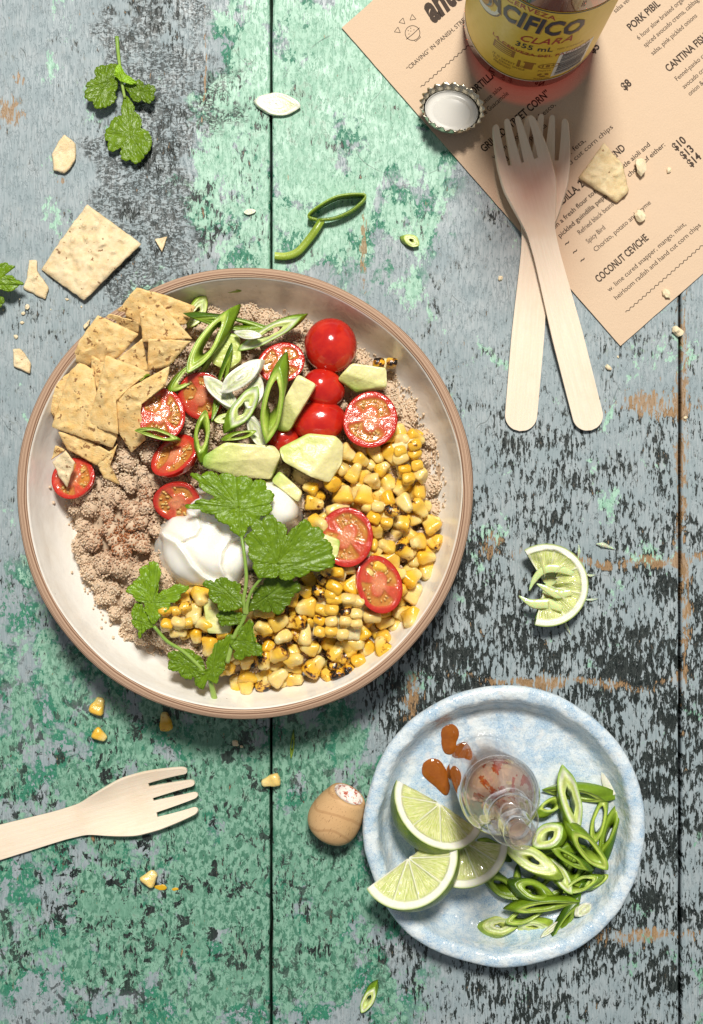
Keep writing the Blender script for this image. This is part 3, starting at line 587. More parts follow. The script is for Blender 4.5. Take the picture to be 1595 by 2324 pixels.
# ------------------------------------------------------------------ tomatoes
g = G('tomato_skin'); co = g.co(); nn = g.noise(co, .12, 3); tc = g.mix(g.mr(nn, .35, .65), (.43, .011, .009), (.58, .028, .012))
g.pb(col=tc, rough=.14, spec=.5, sss=.18, ss=.004, sr=(1, .15, .06), coat=.3, cr=.06, nrm=g.bump(g.noise(co, .5, 3), .00006)); M_SKIN = g.m
M_TFACE = vcol('tomato_flesh', .13, .35, .004, (1, .35, .15), .7, .16, .00025, coat=.5, cr=.05)
M_SEED = plain('tomato_seed', (.62, .38, .12), .25, sss=.2, ss=.001)
def tomato_half(c, rx, ry, depth, n, spin, label, seed, locs=3, ripe=1.0, big_core=.32):
    R = random.Random(seed); o = thing('tomato_half', label, 'tomato', c, frame(n, spin), 'cherry tomato halves in the bowl')
    na, nr = 72, 26; th = np.linspace(0, 2*np.pi, na, endpoint=False)
    outl = 1+.025*np.sin(2*th+R.random()*6)+.012*np.sin(3*th+R.random()*6)
    # skin: half ellipsoid with a small lip
    V = []
    for k in range(17):
        b = k/16*math.pi/2; rr = math.cos(b)**.9 if k < 16 else .01
        V.append(np.stack([rx*rr*outl*np.cos(th), ry*rr*outl*np.sin(th), np.full(na, -depth*math.sin(b))], 1))
    mobj('skin', np.vstack(V), gridF(17, na, True, flip=True), M_SKIN, o)
    ph = R.random()*6.28; V, C = [], []
    red = np.array([.52, .030, .018])*ripe; pink = np.array([.56, .085, .04]); core = np.array([.68, .25, .12]); gel = np.array([.48, .17, .035]); gold = np.array([.56, .27, .05])
    for i in range(nr):
        t = max(.004, i/(nr-1))
        for k, a in enumerate(th):
            s = math.cos(locs*(a-ph)+.5*math.sin(2*a+ph)); wall = .80+.03*math.sin(5*a+ph)
            inr = max(0, min(1, (wall-t)/.05)); inc = max(0, min(1, (t-big_core*(1+.35*math.sin(2*a)))/.10)); sep = max(0, min(1, (s+.72)/.25))
            loc = inr*inc*sep; nn = fbm(t*rx*.35*math.cos(a)+seed, t*rx*.35*math.sin(a), 0, 3)
            z = -1.0*loc+.25*nn*(t < .97)-.35*max(0, (t-.93)/.07)**2
            V.append((rx*t*outl[k]*math.cos(a), ry*t*outl[k]*math.sin(a), z))
            col = red*(1-.0)+0; m = max(0, min(1, (.9-t)/.12)); col = red*(1-m)+pink*m
            k2 = max(0, min(1, (big_core*1.5-t)/.3)); col = col*(1-k2)+core*k2
            gg = gel*(1-max(0, min(1, nn+.5)))+gold*max(0, min(1, nn+.5)); col = col*(1-loc*.9)+gg*loc*.9
            C.append(col)
    cf_ = mobj('cut_face', np.array(V), gridF(nr, na, True), M_TFACE, o, col=np.array(C))
    sv = []
    sV, sF = ico(1.0, 1)
    for _ in range(60):
        a = R.random()*6.28; t = R.uniform(.42, .74); s = math.cos(locs*(a-ph)+.5*math.sin(2*a+ph))
        if s < -.45 or len(sv) > 20: continue
        cs, sn = math.cos(a+.3), math.sin(a+.3); q = sV*np.array([1.25, .8, .55]); q = np.stack([q[:, 0]*cs-q[:, 1]*sn, q[:, 0]*sn+q[:, 1]*cs, q[:, 2]], 1)
        sv.append((q*R.uniform(.55, .85)+np.array([rx*t*math.cos(a), ry*t*math.sin(a), -.45]), sF))
    if sv:
        V, F = join(sv); mobj('seeds', V, F, M_SEED, cf_)['kind'] = 'stuff'
    return o
def tom(cv, rx, ry, k, n, spin, dz, label, seed, **kw):
    p = Fp(*cv, dz); s = k*S*(H-p[2])/H
    return tomato_half(p, rx*s, ry*s, max(rx, ry)*s*.8, n, spin, label, seed, **kw)
tom(c4(580, 492), 122, 108, .44, (0, .22, 1), .3, 9, 'cherry tomato half face up just left of the whole tomato', 1)
tom(c4(1040, 787), 150, 138, .44, (.05, .10, 1), .8, 12, 'glossy cherry tomato half face up touching the charred corn', 2, locs=2)
tom(c3(985, 985), 152, 185, .34, (.12, .12, 1), .0, 11, 'cherry tomato half propped on the chips with a green onion sliver', 3, locs=3)
tom(c3(1250, 860), 150, 165, .34, (.0, -.25, 1), .4, 6, 'wet cherry tomato half buried under the white onion slices', 4)
tom(c3(1065, 1255), 178, 138, .34, (-.42, .48, 1), .65, 6, 'tilted cherry tomato half dusted with quinoa beside the avocado', 5, locs=2)
tom(c5(520, 425), 205, 165, .28, (-.18, -.38, 1), .15, 6, 'cherry tomato half leaning against the white cream', 6, locs=3)
tom(c3(390, 1408), 150, 145, .34, (-.25, .25, 1), .2, 3, 'cherry tomato half by the bowl wall under a chip fragment', 7)
tom(c6(598, 765), 200, 232, .30, (-.12, .05, 1), .1, 10, 'large cherry tomato half face up touching the coriander leaf', 8, locs=2)
tom(c6(850, 1125), 178, 226, .30, (.34, .10, 1), .25, 10, 'oval cherry tomato half with its red side showing above the corn', 9, locs=2)
def skin_half(cv, rx, ry, k, n, spin, dz, label, seed):
    p = Fp(*cv, dz); s = k*S*(H-p[2])/H; o = thing('tomato_half', label, 'tomato', p, frame(n, spin), 'cherry tomato halves in the bowl'); th = np.linspace(0, 2*np.pi, 64, endpoint=False); V = []
    for i in range(22):
        b = (i/21)*math.pi*.5; rr = max(.006, math.cos(b)**.85); V.append(np.stack([rx*s*rr*np.cos(th)*(1+.02*np.sin(3*th)), ry*s*rr*np.sin(th), np.full(64, min(rx, ry)*s*.85*math.sin(b))], 1))
    mobj('skin', np.vstack(V), gridF(22, 64, True), M_SKIN, o); W = V[0].copy(); mobj('cut_face', np.vstack([W*.99, W*.5, W*.01]), gridF(3, 64, True, flip=True), M_TFACE, o, col=np.tile((.6, .1, .05), (192, 1)))
skin_half(c4(800, 625), 112, 98, .44, (.25, .05, 1), -.5, 4, 'cherry tomato half skin up between the whole tomato and avocado', 1)
skin_half(c4(775, 795), 140, 108, .44, (0, .1, 1), .1, 1.5, 'wet red cherry tomato half skin up behind the broken avocado', 2)
skin_half(c4(590, 880), 90, 70, .44, (.1, .1, 1), .4, -1, 'dark cherry tomato half mostly hidden under an onion ring', 3)
p = Fp(*c4(835, 412), 3); r = 138*.44*S*(H-p[2]-9)/H
V, F = ico(r, 4); d = V/r; dim = np.exp(-((d[:, 0]-.1)**2+(d[:, 1]+.25)**2)/.012)*(d[:, 2] > 0); V = V*np.array([1, 1.04, .95])
solid_thing('whole_tomato', V+np.array([p[0], p[1], p[2]+4]), F, M_SKIN, 'whole glossy red cherry tomato at the edge of the bowl', 'tomato')
# ------------------------------------------------------------------ avocado
M_AVO = vcol('avocado_flesh', .33, .3, .004, (.8, .9, .3), .35, .08, .00035)
def avocado(pts, mp, dz, hgt, green, label, seed, tilt=(0, 0), lean=(0, 0), cold=None, ridge=None):
    """pts: outline of the upper cut face; green: direction (world xy) of the skin side"""
    uv = [mp(*q) for q in pts]; c = Fp(*np.mean(uv, 0), dz); W = []
    for u, v in uv:
        q = P(u, v, c[2]); q[2] = c[2]+tilt[0]*(q[0]-c[0])+tilt[1]*(q[1]-c[1]); W.append(P(u, v, q[2]))
    W = np.array(W); W, _ = resample(W, 1.0); N = len(W)
    for _ in range(2): W = (np.roll(W, 1, 0)+2*W+np.roll(W, -1, 0))/4
    cen = W.mean(0); gd = np.array(green, float); gd /= np.linalg.norm(gd); ext = np.abs((W-cen)[:, :2]@gd).max()
    V = []; C = []; NR = 12
    for i in range(NR):
        t = max(.01, i/(NR-1)); q = cen+t*(W-cen)
        for x in q: V.append((x[0], x[1], x[2]+.5*fbm(x[0]*.22+seed, x[1]*.22, 0, 2)-.5*max(0, (t-.9)/.1)**2))
    for k, (s, dzz) in enumerate(((1.012, .6), (1.02, 1.6), (1.03, hgt*.4), (1.02, hgt*.7), (.97, hgt))):
        q = cen+s*(W-cen)
        for x in q: V.append((x[0]+lean[0]*dzz, x[1]+lean[1]*dzz, x[2]-dzz+.35*nz(x[0]*.3, x[1]*.3, dzz*.3+seed)))
    V = np.array(V)
    if ridge:
        d = (V[:, :2]-cen[:2])@np.array([math.cos(ridge[0]), math.sin(ridge[0])])-ridge[1]; V[:, 2] -= ridge[2]*np.maximum(0, np.where(d > -1, (d+1)*.75, 0)-.0)
    rel = ((V-cen)[:, :2]@gd)/ext; low = np.clip((cen[2]-V[:, 2])/hgt, 0, 1)
    y_, g_, d_ = np.array([.80, .73, .36]), np.array([.55, .64, .17]), np.array([.25, .42, .06])
    if cold is not None: y_ = np.array(cold)
    t = np.clip((rel+.25)/1.15, 0, 1)[:, None]; C = y_*(1-t)+g_*t; t2 = np.clip((rel-.72)/.28+.3*low*(rel > .4), 0, 1)[:, None]; C = C*(1-t2)+d_*t2
    F = gridF(NR+5, N, True); F.append([(NR+4)*N+k for k in range(N)])
    F = [f if len(f) > 4 else f[::-1] for f in F]
    # orientation of the outline decides the winding
    a2 = np.sum(W[:, 0]*np.roll(W[:, 1], -1)-np.roll(W[:, 0], -1)*W[:, 1])
    if a2 > 0: F = [f[::-1] for f in F]
    return solid_thing('avocado_chunk', V, F, M_AVO, label, 'avocado', 'avocado chunks', col=C)
avocado([(945, 495), (1120, 520), (1125, 620), (965, 640), (870, 575)], c4, 15, 9, (-.3, -1), 'cut avocado chunk beside the whole tomato', 1, (-.05, .15), ridge=(-1.9, 2.0, .9))
avocado([(665, 553), (760, 605), (620, 838), (570, 840), (500, 790), (590, 690)], c4, 15, 10, (-.7, -.7), 'long cream coloured avocado chunk propped beside the big onion ring', 2, (.1, .2), ridge=(3.6, 1.5, .8))
avocado([(180, 975), (290, 905), (540, 922), (575, 970), (520, 1090), (320, 1075), (175, 1030)], c4, 13, 11, (-1, .35), 'large smooth avocado chunk behind the coriander leaf', 3, (0, .12), ridge=(-1.5, 1.0, .65))
avocado([(570, 935), (720, 858), (860, 872), (900, 915), (890, 1010), (825, 1110), (730, 1078), (590, 1000)], c4, 14, 11, (-.6, 1), 'broken avocado chunk dusted with spice above the corn', 4, (0, -.1), ridge=(-.6, 5.0, .8))
avocado([(570, 1050), (690, 1160), (668, 1215), (528, 1105)], c4, 10, 9, (-.7, .7), 'small avocado wedge between the cream and the corn', 5)
avocado([(285, 335), (360, 350), (372, 480), (300, 535), (215, 490), (240, 390)], c4, 8, 10, (-.1, 1), 'wet green avocado chunk under the onion slices by the chips', 6, cold=(.55, .62, .17))
avocado([(728, 1195), (765, 1180), (860, 1300), (965, 1440), (945, 1490), (768, 1488)], c5, 7, 8, (-1, -.2), 'yellow avocado piece beside the lower coriander leaves', 7)
avocado([(415, 740), (555, 790), (525, 935), (430, 900)], c6, 11, 8, (1, .2), 'avocado chunk hidden behind the right coriander leaf', 8)
# ------------------------------------------------------------------ tortilla chips
def chip_mat(name, base, dark, spot=.655):
    g = G(name); co = g.co(); n1 = g.noise(co, .22, 5, .65); n2 = g.noise(g.vm('ADD', co, (31, 7, 3)), .33, 3, .6); n3 = g.noise(co, 1.6, 3, .6)
    c = g.mix(g.mr(n1, .35, .66), base, dark); c = g.mix(g.mr(n3, .45, .7, 0, .35), c, tuple(min(1, b*1.18) for b in base)); c = g.mix(g.mr(n2, spot, spot+.05, 0, .85), c, (.20, .075, .02)); c = g.mix(g.mr(n3, .64, .70, 0, .6), c, (.35, .17, .06))
    g.pb(col=c, rough=.6, spec=.3, sss=.08, ss=.001, nrm=g.bump(g.math('ADD', n3, g.math('MULTIPLY', n1, 2.0)), .0003)); return g.m
M_CHIP = chip_mat('corn_chip', (.83, .61, .29), (.76, .48, .17), .60); M_CRACK = chip_mat('pale_corn_chip', (.80, .66, .43), (.72, .55, .31), .635)
def sheet(W, thick, seed, bulge=(0, 0), rough=.8, blister=.9, rings=14, jag=.35, step=1.1):
    """closed corner loop W (3-D) -> bumpy slab"""
    W = np.asarray(W, float); a2 = np.sum(W[:, 0]*np.roll(W[:, 1], -1)-np.roll(W[:, 0], -1)*W[:, 1])
    if a2 < 0: W = W[::-1]
    O, tt = resample(W, step); N = len(O); cen = O.mean(0); ext = np.linalg.norm((O-cen)[:, :2], axis=1).max()
    rad = (O-cen)/(np.linalg.norm((O-cen)[:, :2], axis=1)[:, None]+1e-6)
    O = O+rad*np.array([jag*(fbm(t*.35+seed, seed, 0, 3)-.2) for t in tt])[:, None]*np.array([1, 1, 0])
    def zd(x, y):
        d = np.array([x, y])-cen[:2]; b = (d@np.array([math.cos(bulge[1]), math.sin(bulge[1])]))/ext
        return 1.7*bulge[0]*(1-b*b*1.6)+rough*fbm(x*.16+seed, y*.16, seed*.3, 3)+blister*max(0, nz(x*.33+seed, y*.33, 4))**2*2.5
    top, bot = [], []
    for i in range(rings):
        t = max(.01, i/(rings-1)); q = cen+t*(O-cen)
        for x in q:
            z = x[2]+zd(x[0], x[1]); e = max(0, (t-.93)/.07); top.append((x[0], x[1], z-.28*thick*e*e)); bot.append((x[0], x[1], z-thick+.28*thick*e*e))
    mid = [((a[0]+b[0])/2+.25*r[0]*thick*.6, (a[1]+b[1])/2+.25*r[1]*thick*.6, (a[2]+b[2])/2) for a, b, r in zip(top[-N:], bot[-N:], rad)]
    V = np.array(top+mid+bot); F = gridF(rings, N, True)
    m0 = rings*N; b0 = m0+N; l = (rings-1)*N
    for k in range(N):
        k2 = (k+1) % N; F.append([l+k, l+k2, m0+k2, m0+k]); F.append([m0+k, m0+k2, b0+l+k2, b0+l+k])
    F += gridF(rings, N, True, off=b0, flip=True)
    return V, [f[::-1] for f in F]
def chip(pts, mp, zs, label, seed, bulge=(0, 0), thick=1.5, group='tortilla chips heaped in the bowl', mat=None, **k):
    """pts in picture readings, zs absolute heights (mm) per corner or one number"""
    zs = zs if hasattr(zs, '__len__') else [zs]*len(pts)
    V, F = sheet([P(*mp(*q), z) for q, z in zip(pts, zs)], thick, seed, bulge, **k)
    return solid_thing('tortilla_chip', V, F, mat or M_CHIP, label, 'tortilla chip', group)
TL = 'golden tortilla chip overlapping others in the stack inside the bowl'
chip([(690, 290), (820, 140), (1010, 190), (1212, 262), (1150, 380), (900, 430)], c3, [46, 49, 47, 43, 41, 40], 'golden tortilla chip leaning highest against the bowl wall', 1, (1.0, .4))
chip([(630, 308), (830, 365), (830, 440), (600, 380)], c3, [47, 46, 42, 42], TL, 2)
chip([(965, 230), (1190, 480), (860, 500), (842, 310)], c3, [51, 48, 45, 47], 'three-cornered tortilla chip with a burnt upper corner', 3, (.8, 1))
chip([(560, 325), (830, 445), (705, 600), (560, 670), (370, 625), (480, 430)], c3, [52, 51, 46, 42, 45, 49], 'tortilla chip with dark scorched dashes reaching the bowl rim', 4, (1.2, .8))
chip([(895, 480), (1178, 492), (1035, 660), (890, 695)], c3, [52, 51, 46, 45], 'tortilla chip with straight edge beside the sliced green onion', 5, (.6, 0))
chip([(855, 478), (892, 690), (720, 700), (690, 612)], c3, [52, 47, 46, 47], TL, 6, (.4, 0))
chip([(380, 690), (200, 855), (215, 935), (330, 1070), (470, 900)], c3, [47, 43, 40, 40, 44], TL, 7, (.6, .7))
chip([(515, 588), (600, 640), (570, 830), (512, 765)], c3, [51, 52, 48, 47], TL, 8)
chip([(440, 643), (530, 680), (552, 840), (692, 1130), (660, 1206), (250, 1068), (380, 700)], c3, [50, 51, 50, 46, 44, 42, 48], 'large tortilla chip folded along its left edge', 9, (1.4, .3))
chip([(290, 1095), (480, 1150), (650, 1240), (545, 1322), (350, 1212)], c3, [42, 42, 43, 40, 39], 'broken tortilla chip piece below the large folded chip', 12)
chip([(280, 1190), (342, 1222), (245, 1287)], c3, [40, 41, 37], 'small tortilla chip shard next to the bowl wall', 15, thick=1.2)
chip([(690, 1180), (640, 1320), (705, 1455), (595, 1405), (550, 1312)], c3, [44, 42, 38, 38, 40], 'crumbling tortilla chip piece lying on the quinoa', 13)
chip([(620, 595), (905, 702), (800, 790), (690, 895), (702, 1118), (485, 1052), (560, 830)], c3, [57, 55, 53, 51, 48, 46, 52], 'curled tortilla chip on top of the stack', 10, (1.8, .2))
chip([(1035, 655), (1010, 800), (862, 832), (838, 1080), (882, 1150), (780, 1236), (690, 1090), (688, 900), (780, 810)], c3, [59, 56, 54, 50, 47, 44, 47, 52, 55], 'long tortilla chip standing against a tomato half', 11, (1.2, .9))
chip([(340, 1226), (405, 1302), (352, 1472), (300, 1400), (255, 1302)], c3, [46, 46, 42, 42, 44], 'pale chip fragment lying on a tomato half', 14, thick=1.3, mat=M_CRACK)
TG = 'tortilla pieces on the table'
chip([(198, 465), (320, 553), (191, 682), (92, 610)], lambda a, b: (a, b), [5.0, 4.5, 3.2, 3.0], 'large square pale tortilla chip lying on the table', 21, (.9, .5), 1.9, TG, M_CRACK, rough=.9, blister=1.1, rings=24)
chip([(270, 65), (345, 65), (345, 170), (455, 320), (420, 435), (210, 330), (250, 240)], r3, 2.2, 'narrow-necked tortilla fragment next to the large square chip', 22, thick=1.8, group=TG, mat=M_CRACK)
chip([(120, 905), (190, 905), (285, 1030), (280, 1140), (125, 1070)], r3, 2.2, 'five-sided tortilla fragment near the left of the bowl', 23, thick=1.8, group=TG, mat=M_CRACK)
chip([(290, 610), (340, 650), (340, 715), (320, 760), (290, 785), (240, 770), (235, 700), (265, 640)], c1, 2.4, 'tortilla fragment with brown blisters near the loose coriander', 24, thick=2.0, group=TG, mat=M_CRACK)
chip([(700, 1085), (757, 1072), (735, 1145)], c1, 1.8, 'tiny triangular tortilla shard beside the large square chip', 25, thick=1.4, group=TG, mat=M_CRACK)
chip([(1110, 700), (1180, 600), (1255, 690), (1285, 800), (1235, 850), (1075, 745)], c2, [4.5, 5, 5, 4, 3.6, 4], 'thick tortilla chip fragment on the menu beside the forks', 26, (.4, 0), 2.4, TG, chip_mat('dry_corn_chip', (.74, .60, .36), (.62, .46, .24), .69), rough=.8)
chip([(780, 690), (850, 625), (840, 680), (800, 720)], r3, 1.8, 'tortilla shard tucked against the outside of the bowl', 27, thick=1.5, group=TG, mat=M_CRACK)
# crumbs
CR = random.Random(5); M_CRUMB = plain('crumb', (.76, .64, .43), .7, sss=.1, ss=.001)
def crumb(u, v, rpx, where, z0=0.0):
    r = rpx*S; V, F = ico(1, 2); s = CR.random()*50
    V = V*np.array([1, CR.uniform(.6, .9), .55])*(1+.45*np.array([fbm(a*1.3+s, b*1.3, c*1.3, 3) for a, b, c in V]))[:, None]*r
    a = CR.random()*6.28; V = V@np.array([[math.cos(a), -math.sin(a), 0], [math.sin(a), math.cos(a), 0], [0, 0, 1]]); p = P(u, v, z0); V[:, 2] -= V[:, 2].min(); V += p
    solid_thing('crumb', V, F, M_CRUMB, where, 'crumb', 'tortilla crumbs', smooth=False)
for x, y, r in ((260, 512, 26), (220, 573, 20), (210, 660, 19), (155, 792, 22), (635, 440, 16), (770, 508, 11), (480, 535, 7), (185, 437, 7), (32, 540, 9)): crumb(*r3(x, y), r*.24, 'small pale tortilla crumb between the bowl and the chip fragments')
for x, y, r in ((1330, 702, 34), (1452, 715, 12), (1328, 912, 28), (1440, 1235, 19)): crumb(*c2(x, y), r*.54, 'pale tortilla crumb lying on the menu', MENU_Z+.05)
for x, y, r in ((1135, 632, 6), (1380, 835, 8), (1535, 752, 14), (1300, 1410-500, 3), (1555, 948, 4), (1402, 810, 3)): crumb(x, y, r, 'pale tortilla crumb on the grey planks near the forks')
# ------------------------------------------------------------------ corn kernels
def kernel_geo(seed, L=9.2, W=7.4, T=5.2, nl=15, na=18):
    R = random.Random(seed); ts = np.linspace(0, 1, nl); th = np.linspace(0, 2*np.pi, na, endpoint=False)
    prof = np.interp(ts, [0, .04, .12, .35, .62, .80, .91, .97, 1], [.30, .52, .60, .76, .95, 1.0, .92, .70, .12]); V, C, U = [], [], []
    for t, w_ in zip(ts, prof):
        ex = .62 if t < .9 else .8
        cx = np.sign(np.cos(th))*np.abs(np.cos(th))**ex; cy = np.sign(np.sin(th))*np.abs(np.sin(th))**ex
        dent = .5*math.exp(-((t-1)/.12)**2)
        x = W/2*w_*cx; y = T/2*(w_**.6)*cy*(1 if t < .85 else .96); z = L*(t-.5)-dent*(1-np.abs(cx))*1.2
        n_ = np.array([.22*fbm(a*.3+seed, b*.3, t*3, 2) for a, b in zip(x, y)]); jag = (.5*np.array([nz(3*math.cos(a), 3*math.sin(a), seed) for a in th]) if t < .08 else 0)
        V.append(np.stack([x*(1+n_*.5), y*(1+n_), np.broadcast_to(z, x.shape)+jag], 1))
        tipc, mid, cr = np.array([.80, .64, .27]), np.array([.80, .48, .035]), np.array([.76, .38, .012])
        c = tipc+(mid-tipc)*np.clip((t-.12)/.42, 0, 1); c = c+(cr-c)*np.clip((t-.6)/.4, 0, 1)*.6
        C.append(np.tile(c, (na, 1))); U.append(np.stack([th/6.283, np.full(na, t)], 1))
    F = gridF(nl, na, True); F += [list(range(na))[::-1], [(nl-1)*na+k for k in range(na)]]
    V = np.vstack(V); V = V[:, [0, 2, 1]]*np.array([1, 1, 1]); return V, [f[::-1] for f in F], np.vstack(C), np.vstack(U)
def kernel_mat(name, char, pale=0.0):
    g = G(name); co = g.co(); u = g.n('SeparateXYZ', {0: g.n('UVMap').outputs[0]}).outputs[1]; rnd = g.rnd()
    off = g.vm('ADD', co, g.n('CombineXYZ', {0: g.math('MULTIPLY', rnd, 90), 1: g.math('MULTIPLY', rnd, 37), 2: 0.0}).outputs[0])
    n1 = g.noise(off, .22, 4, .6); n2 = g.noise(off, .9, 3, .6); c = g.attr()
    c = g.mix(g.mr(g.math('FRACT', g.math('MULTIPLY', rnd, 7.3)), 0, 1, 0, .4), c, (.80, .58, .15)); c = g.mix(g.mr(n1, .5, .7, 0, .45), c, (.66, .33, .03)); c = g.mix(pale, c, (.82, .68, .33))
    if char:
        k = g.math('ADD', g.math('MULTIPLY', u, .5*char), g.math('MULTIPLY', g.math('SUBTRACT', n1, .5), 2.2)); k = g.math('ADD', k, g.math('MULTIPLY', g.math('SUBTRACT', n2, .5), .6))
        c = g.mix(g.mr(k, .34, .54, 0, .9), c, (.24, .065, .008)); c = g.mix(g.mr(k, .50, .64), c, (.012, .008, .006))
    g.pb(col=c, rough=.19, spec=.5, sss=.4, ss=.003, sr=(1, .7, .2), coat=.25, cr=.1, nrm=g.bump(g.math('ADD', n2, n1), .00025)); return g.m
KM = [kernel_mat('sweet_corn', 0), kernel_mat('sweet_corn_toasted', .75), kernel_mat('sweet_corn_charred', 1.25), kernel_mat('sweet_corn_pale', 0, .55)]
KMESH = {}
for s in range(5):
    V, F, C, U = kernel_geo(s, *( (9.2, 7.4, 5.2), (8.2, 7.8, 5.6), (9.8, 6.6, 5.0), (8.6, 7.0, 5.8), (7.6, 6.2, 4.8))[s])
    for m in range(4): KMESH[s, m] = mesh_data('corn_kernel', V, F, KM[m], col=C, uv=U)
KL = ['plain yellow corn kernel in the corn heap', 'toasted corn kernel with brown patches in the corn heap', 'black charred corn kernel in the corn heap', 'pale whitish corn kernel in the corn heap']
def kernel(p, e, s, m, label, group, sc_=1.0, parent=None):
    o = bpy.data.objects.new('corn_kernel' if parent is None else 'kernel', KMESH[s, m]); COL.objects.link(o); o.location = np.asarray(p)*1e-3; o.rotation_euler = e; o.scale = (sc_,)*3
    if parent is None: tag(o, label, 'corn kernel', group)
    else: o.parent = parent
    return o
poly = [(690, 1118), (770, 1050), (800, 1010), (890, 975), (950, 975), (945, 1040), (940, 1100), (985, 1190), (985, 1262), (945, 1335), (938, 1390), (890, 1440), (835, 1497), (760, 1528), (680, 1540), (600, 1565), (535, 1555), (490, 1490), (395, 1430), (392, 1375), (440, 1330), (480, 1345), (560, 1390), (650, 1330), (735, 1310), (720, 1200)]
def inside(u, v, poly):
    r = False; j = len(poly)-1
    for i in range(len(poly)):
        a, b = poly[i], poly[j]
        if (a[1] > v) != (b[1] > v) and u < (b[0]-a[0])*(v-a[1])/(b[1]-a[1])+a[0]: r = not r
        j = i
    return r
slabs_at = [(932, 1050, 46), (765, 1400, 66), (395, 1395, 40), (790, 1512, 40), (725, 1310, 36)]
R1 = random.Random(21)
def corn_layer(dmin, dz, tries, nmax, lay):
    pts = []
    for _ in range(tries):
        u, v = R1.uniform(380, 1010), R1.uniform(950, 1580)
        if not inside(u, v, poly) or any((u-a)**2+(v-b)**2 < dmin**2 for a, b in pts): continue
        if lay and any((u-a)**2+(v-b)**2 < r*r for a, b, r in slabs_at): continue
        pts.append((u, v))
        if len(pts) >= nmax: break
    for u, v in pts:
        p = Fp(u, v, dz+R1.uniform(-1.2, 1.6)); edge = inside(u, v, poly) and math.hypot(p[0]-BX, p[1]-BY)
        r_ = math.hypot(p[0]-BX, p[1]-BY)
        if r_ > 84: p[2] = max(p[2]-2.0, float(np.interp(r_, ip[:, 0], ip[:, 1]))+2.6)
        m = R1.choices((0, 1, 2, 3), (.52, .27, .07, .14))[0]
        kernel(p, (R1.gauss(0, .5), R1.gauss(0, .6), R1.uniform(0, 6.28)), R1.randrange(5), m, KL[m], 'loose corn kernels in the bowl', R1.uniform(.92, 1.22))
corn_layer(34, -1.2, 9000, 140, 0); corn_layer(33, 3.6, 9000, 130, 1)
KG = 'corn kernels spilled on the table'
for (x, y), s, m, rz, lb in (((222, 1603), 0, 0, 2.8, 'yellow corn kernel on the table, upper of two below the bowl'), ((226, 1668), 4, 0, 1.0, 'yellow corn kernel on the table, lower of two below the bowl'), ((376, 1638), 2, 1, 3.3, 'toasted brown-topped corn kernel in the shadow of the bowl'), ((615, 1772), 2, 3, -1.3, 'long pale corn kernel next to the plank joint'), ((340, 1993), 1, 3, 2.5, 'torn pale corn kernel below the lone wooden fork')):
    kernel(P(x, y, 2.6), (.1, .1, rz), s, m, lb, KG, .95)
crumb(534, 1686, 8, 'corn fragment beside the shadow of the bowl'); crumb(548, 1694, 4, 'tiny corn fragment beside the shadow of the bowl')
g = G('corn_juice'); g.pb(col=(.62, .36, .01), rough=.4)
for (x, y, r) in ((364, 2014, 9), (398, 2018, 5)):
    V, F = sheet([P(x+r*1.6*math.cos(a)*(1+.4*nz(2*math.cos(a), 2*math.sin(a), x)), y+r*.7*math.sin(a)*(1+.5*nz(2*math.cos(a), 2*math.sin(a), y)), .18) for a in np.linspace(0, 6.283, 14, endpoint=False)], .16, 3, rough=0, blister=0, rings=4, step=.4, jag=.3)
    solid_thing('corn_smear', V, F, g.m, 'yellow smear of crushed corn on the green paint', 'smear', 'corn smears')
# pieces of corn cut from the cob: kernels still joined in rows
g = G('cob_flesh'); co = g.co(); g.pb(col=g.mix(g.noise(co, .5, 4), (.76, .62, .30), (.84, .74, .46)), rough=.4, sss=.3, ss=.003, nrm=g.bump(g.noise(co, .4, 3), .0006)); M_COB = g.m
def slab(c, rz, rows, cols, mats, label, pitch=(5.6, 4.9), tilt=(0, 0), up=0.0, stand=1.15):
    o = thing('corn_cluster', label, 'corn', c, Matrix.Rotation(rz, 3, 'Z') @ Matrix.Rotation(tilt[0], 3, 'X') @ Matrix.Rotation(tilt[1], 3, 'Y'), 'slabs of corn cut from the cob')
    R = random.Random(label); hx, hy = (cols-1)/2*pitch[0], (rows-1)/2*pitch[1]
    W = [(-hx-2.6, -hy-2.2, -2.6), (hx+2.4, -hy-2.4, -2.9), (hx+2.8, hy+2.2, -2.6), (-hx-2.4, hy+2.5, -2.8)]
    V, F = sheet(W, 2.4, len(label), rough=.7, rings=8); mobj('cob_flesh', V, F, M_COB, o)
    for i in range(rows):
        for j in range(cols):
            m = mats[(i*cols+j) % len(mats)]
            if m is None: continue
            kernel((hx*0+(j-(cols-1)/2)*pitch[0]+R.uniform(-.7, .7), (i-(rows-1)/2)*pitch[1]+R.uniform(-.6, .6), up+.3+R.uniform(-.6, .6)), (stand+R.gauss(0, .22), R.gauss(0, .12), R.gauss(0, .2)), R.randrange(5), m, '', '', R.uniform(.78, .98), o)
slab(Fp(930, 1050, 9), .25, 4, 2, [0, 3, 0, 0, 3, 0, 0, 1], 'stack of joined corn kernels at the right side of the bowl', (6.4, 4.6), (.2, .2))
slab(Fp(768, 1402, 9), -.12, 4, 4, [0, 0, 3, None, 1, 3, 3, 3, 0, 0, 2, 3, None, 0, 3, 3], 'large corn slab with its pale cob side showing', (5.2, 4.9), (.1, 0), -.8)
slab(Fp(*c5(515, 1365), 8), .15, 2, 3, [0, 3, 0, 0, 0, 1], 'corn slab beside the lower left coriander leaves', (4.6, 6.4), (0, .15))
slab(Fp(*c6(600, 1730), 5), .5, 2, 3, [2, 2, 0, 2, 2, 0], 'blackened corn slab at the lower edge of the food', (5.0, 5.0), (-.2, 0))
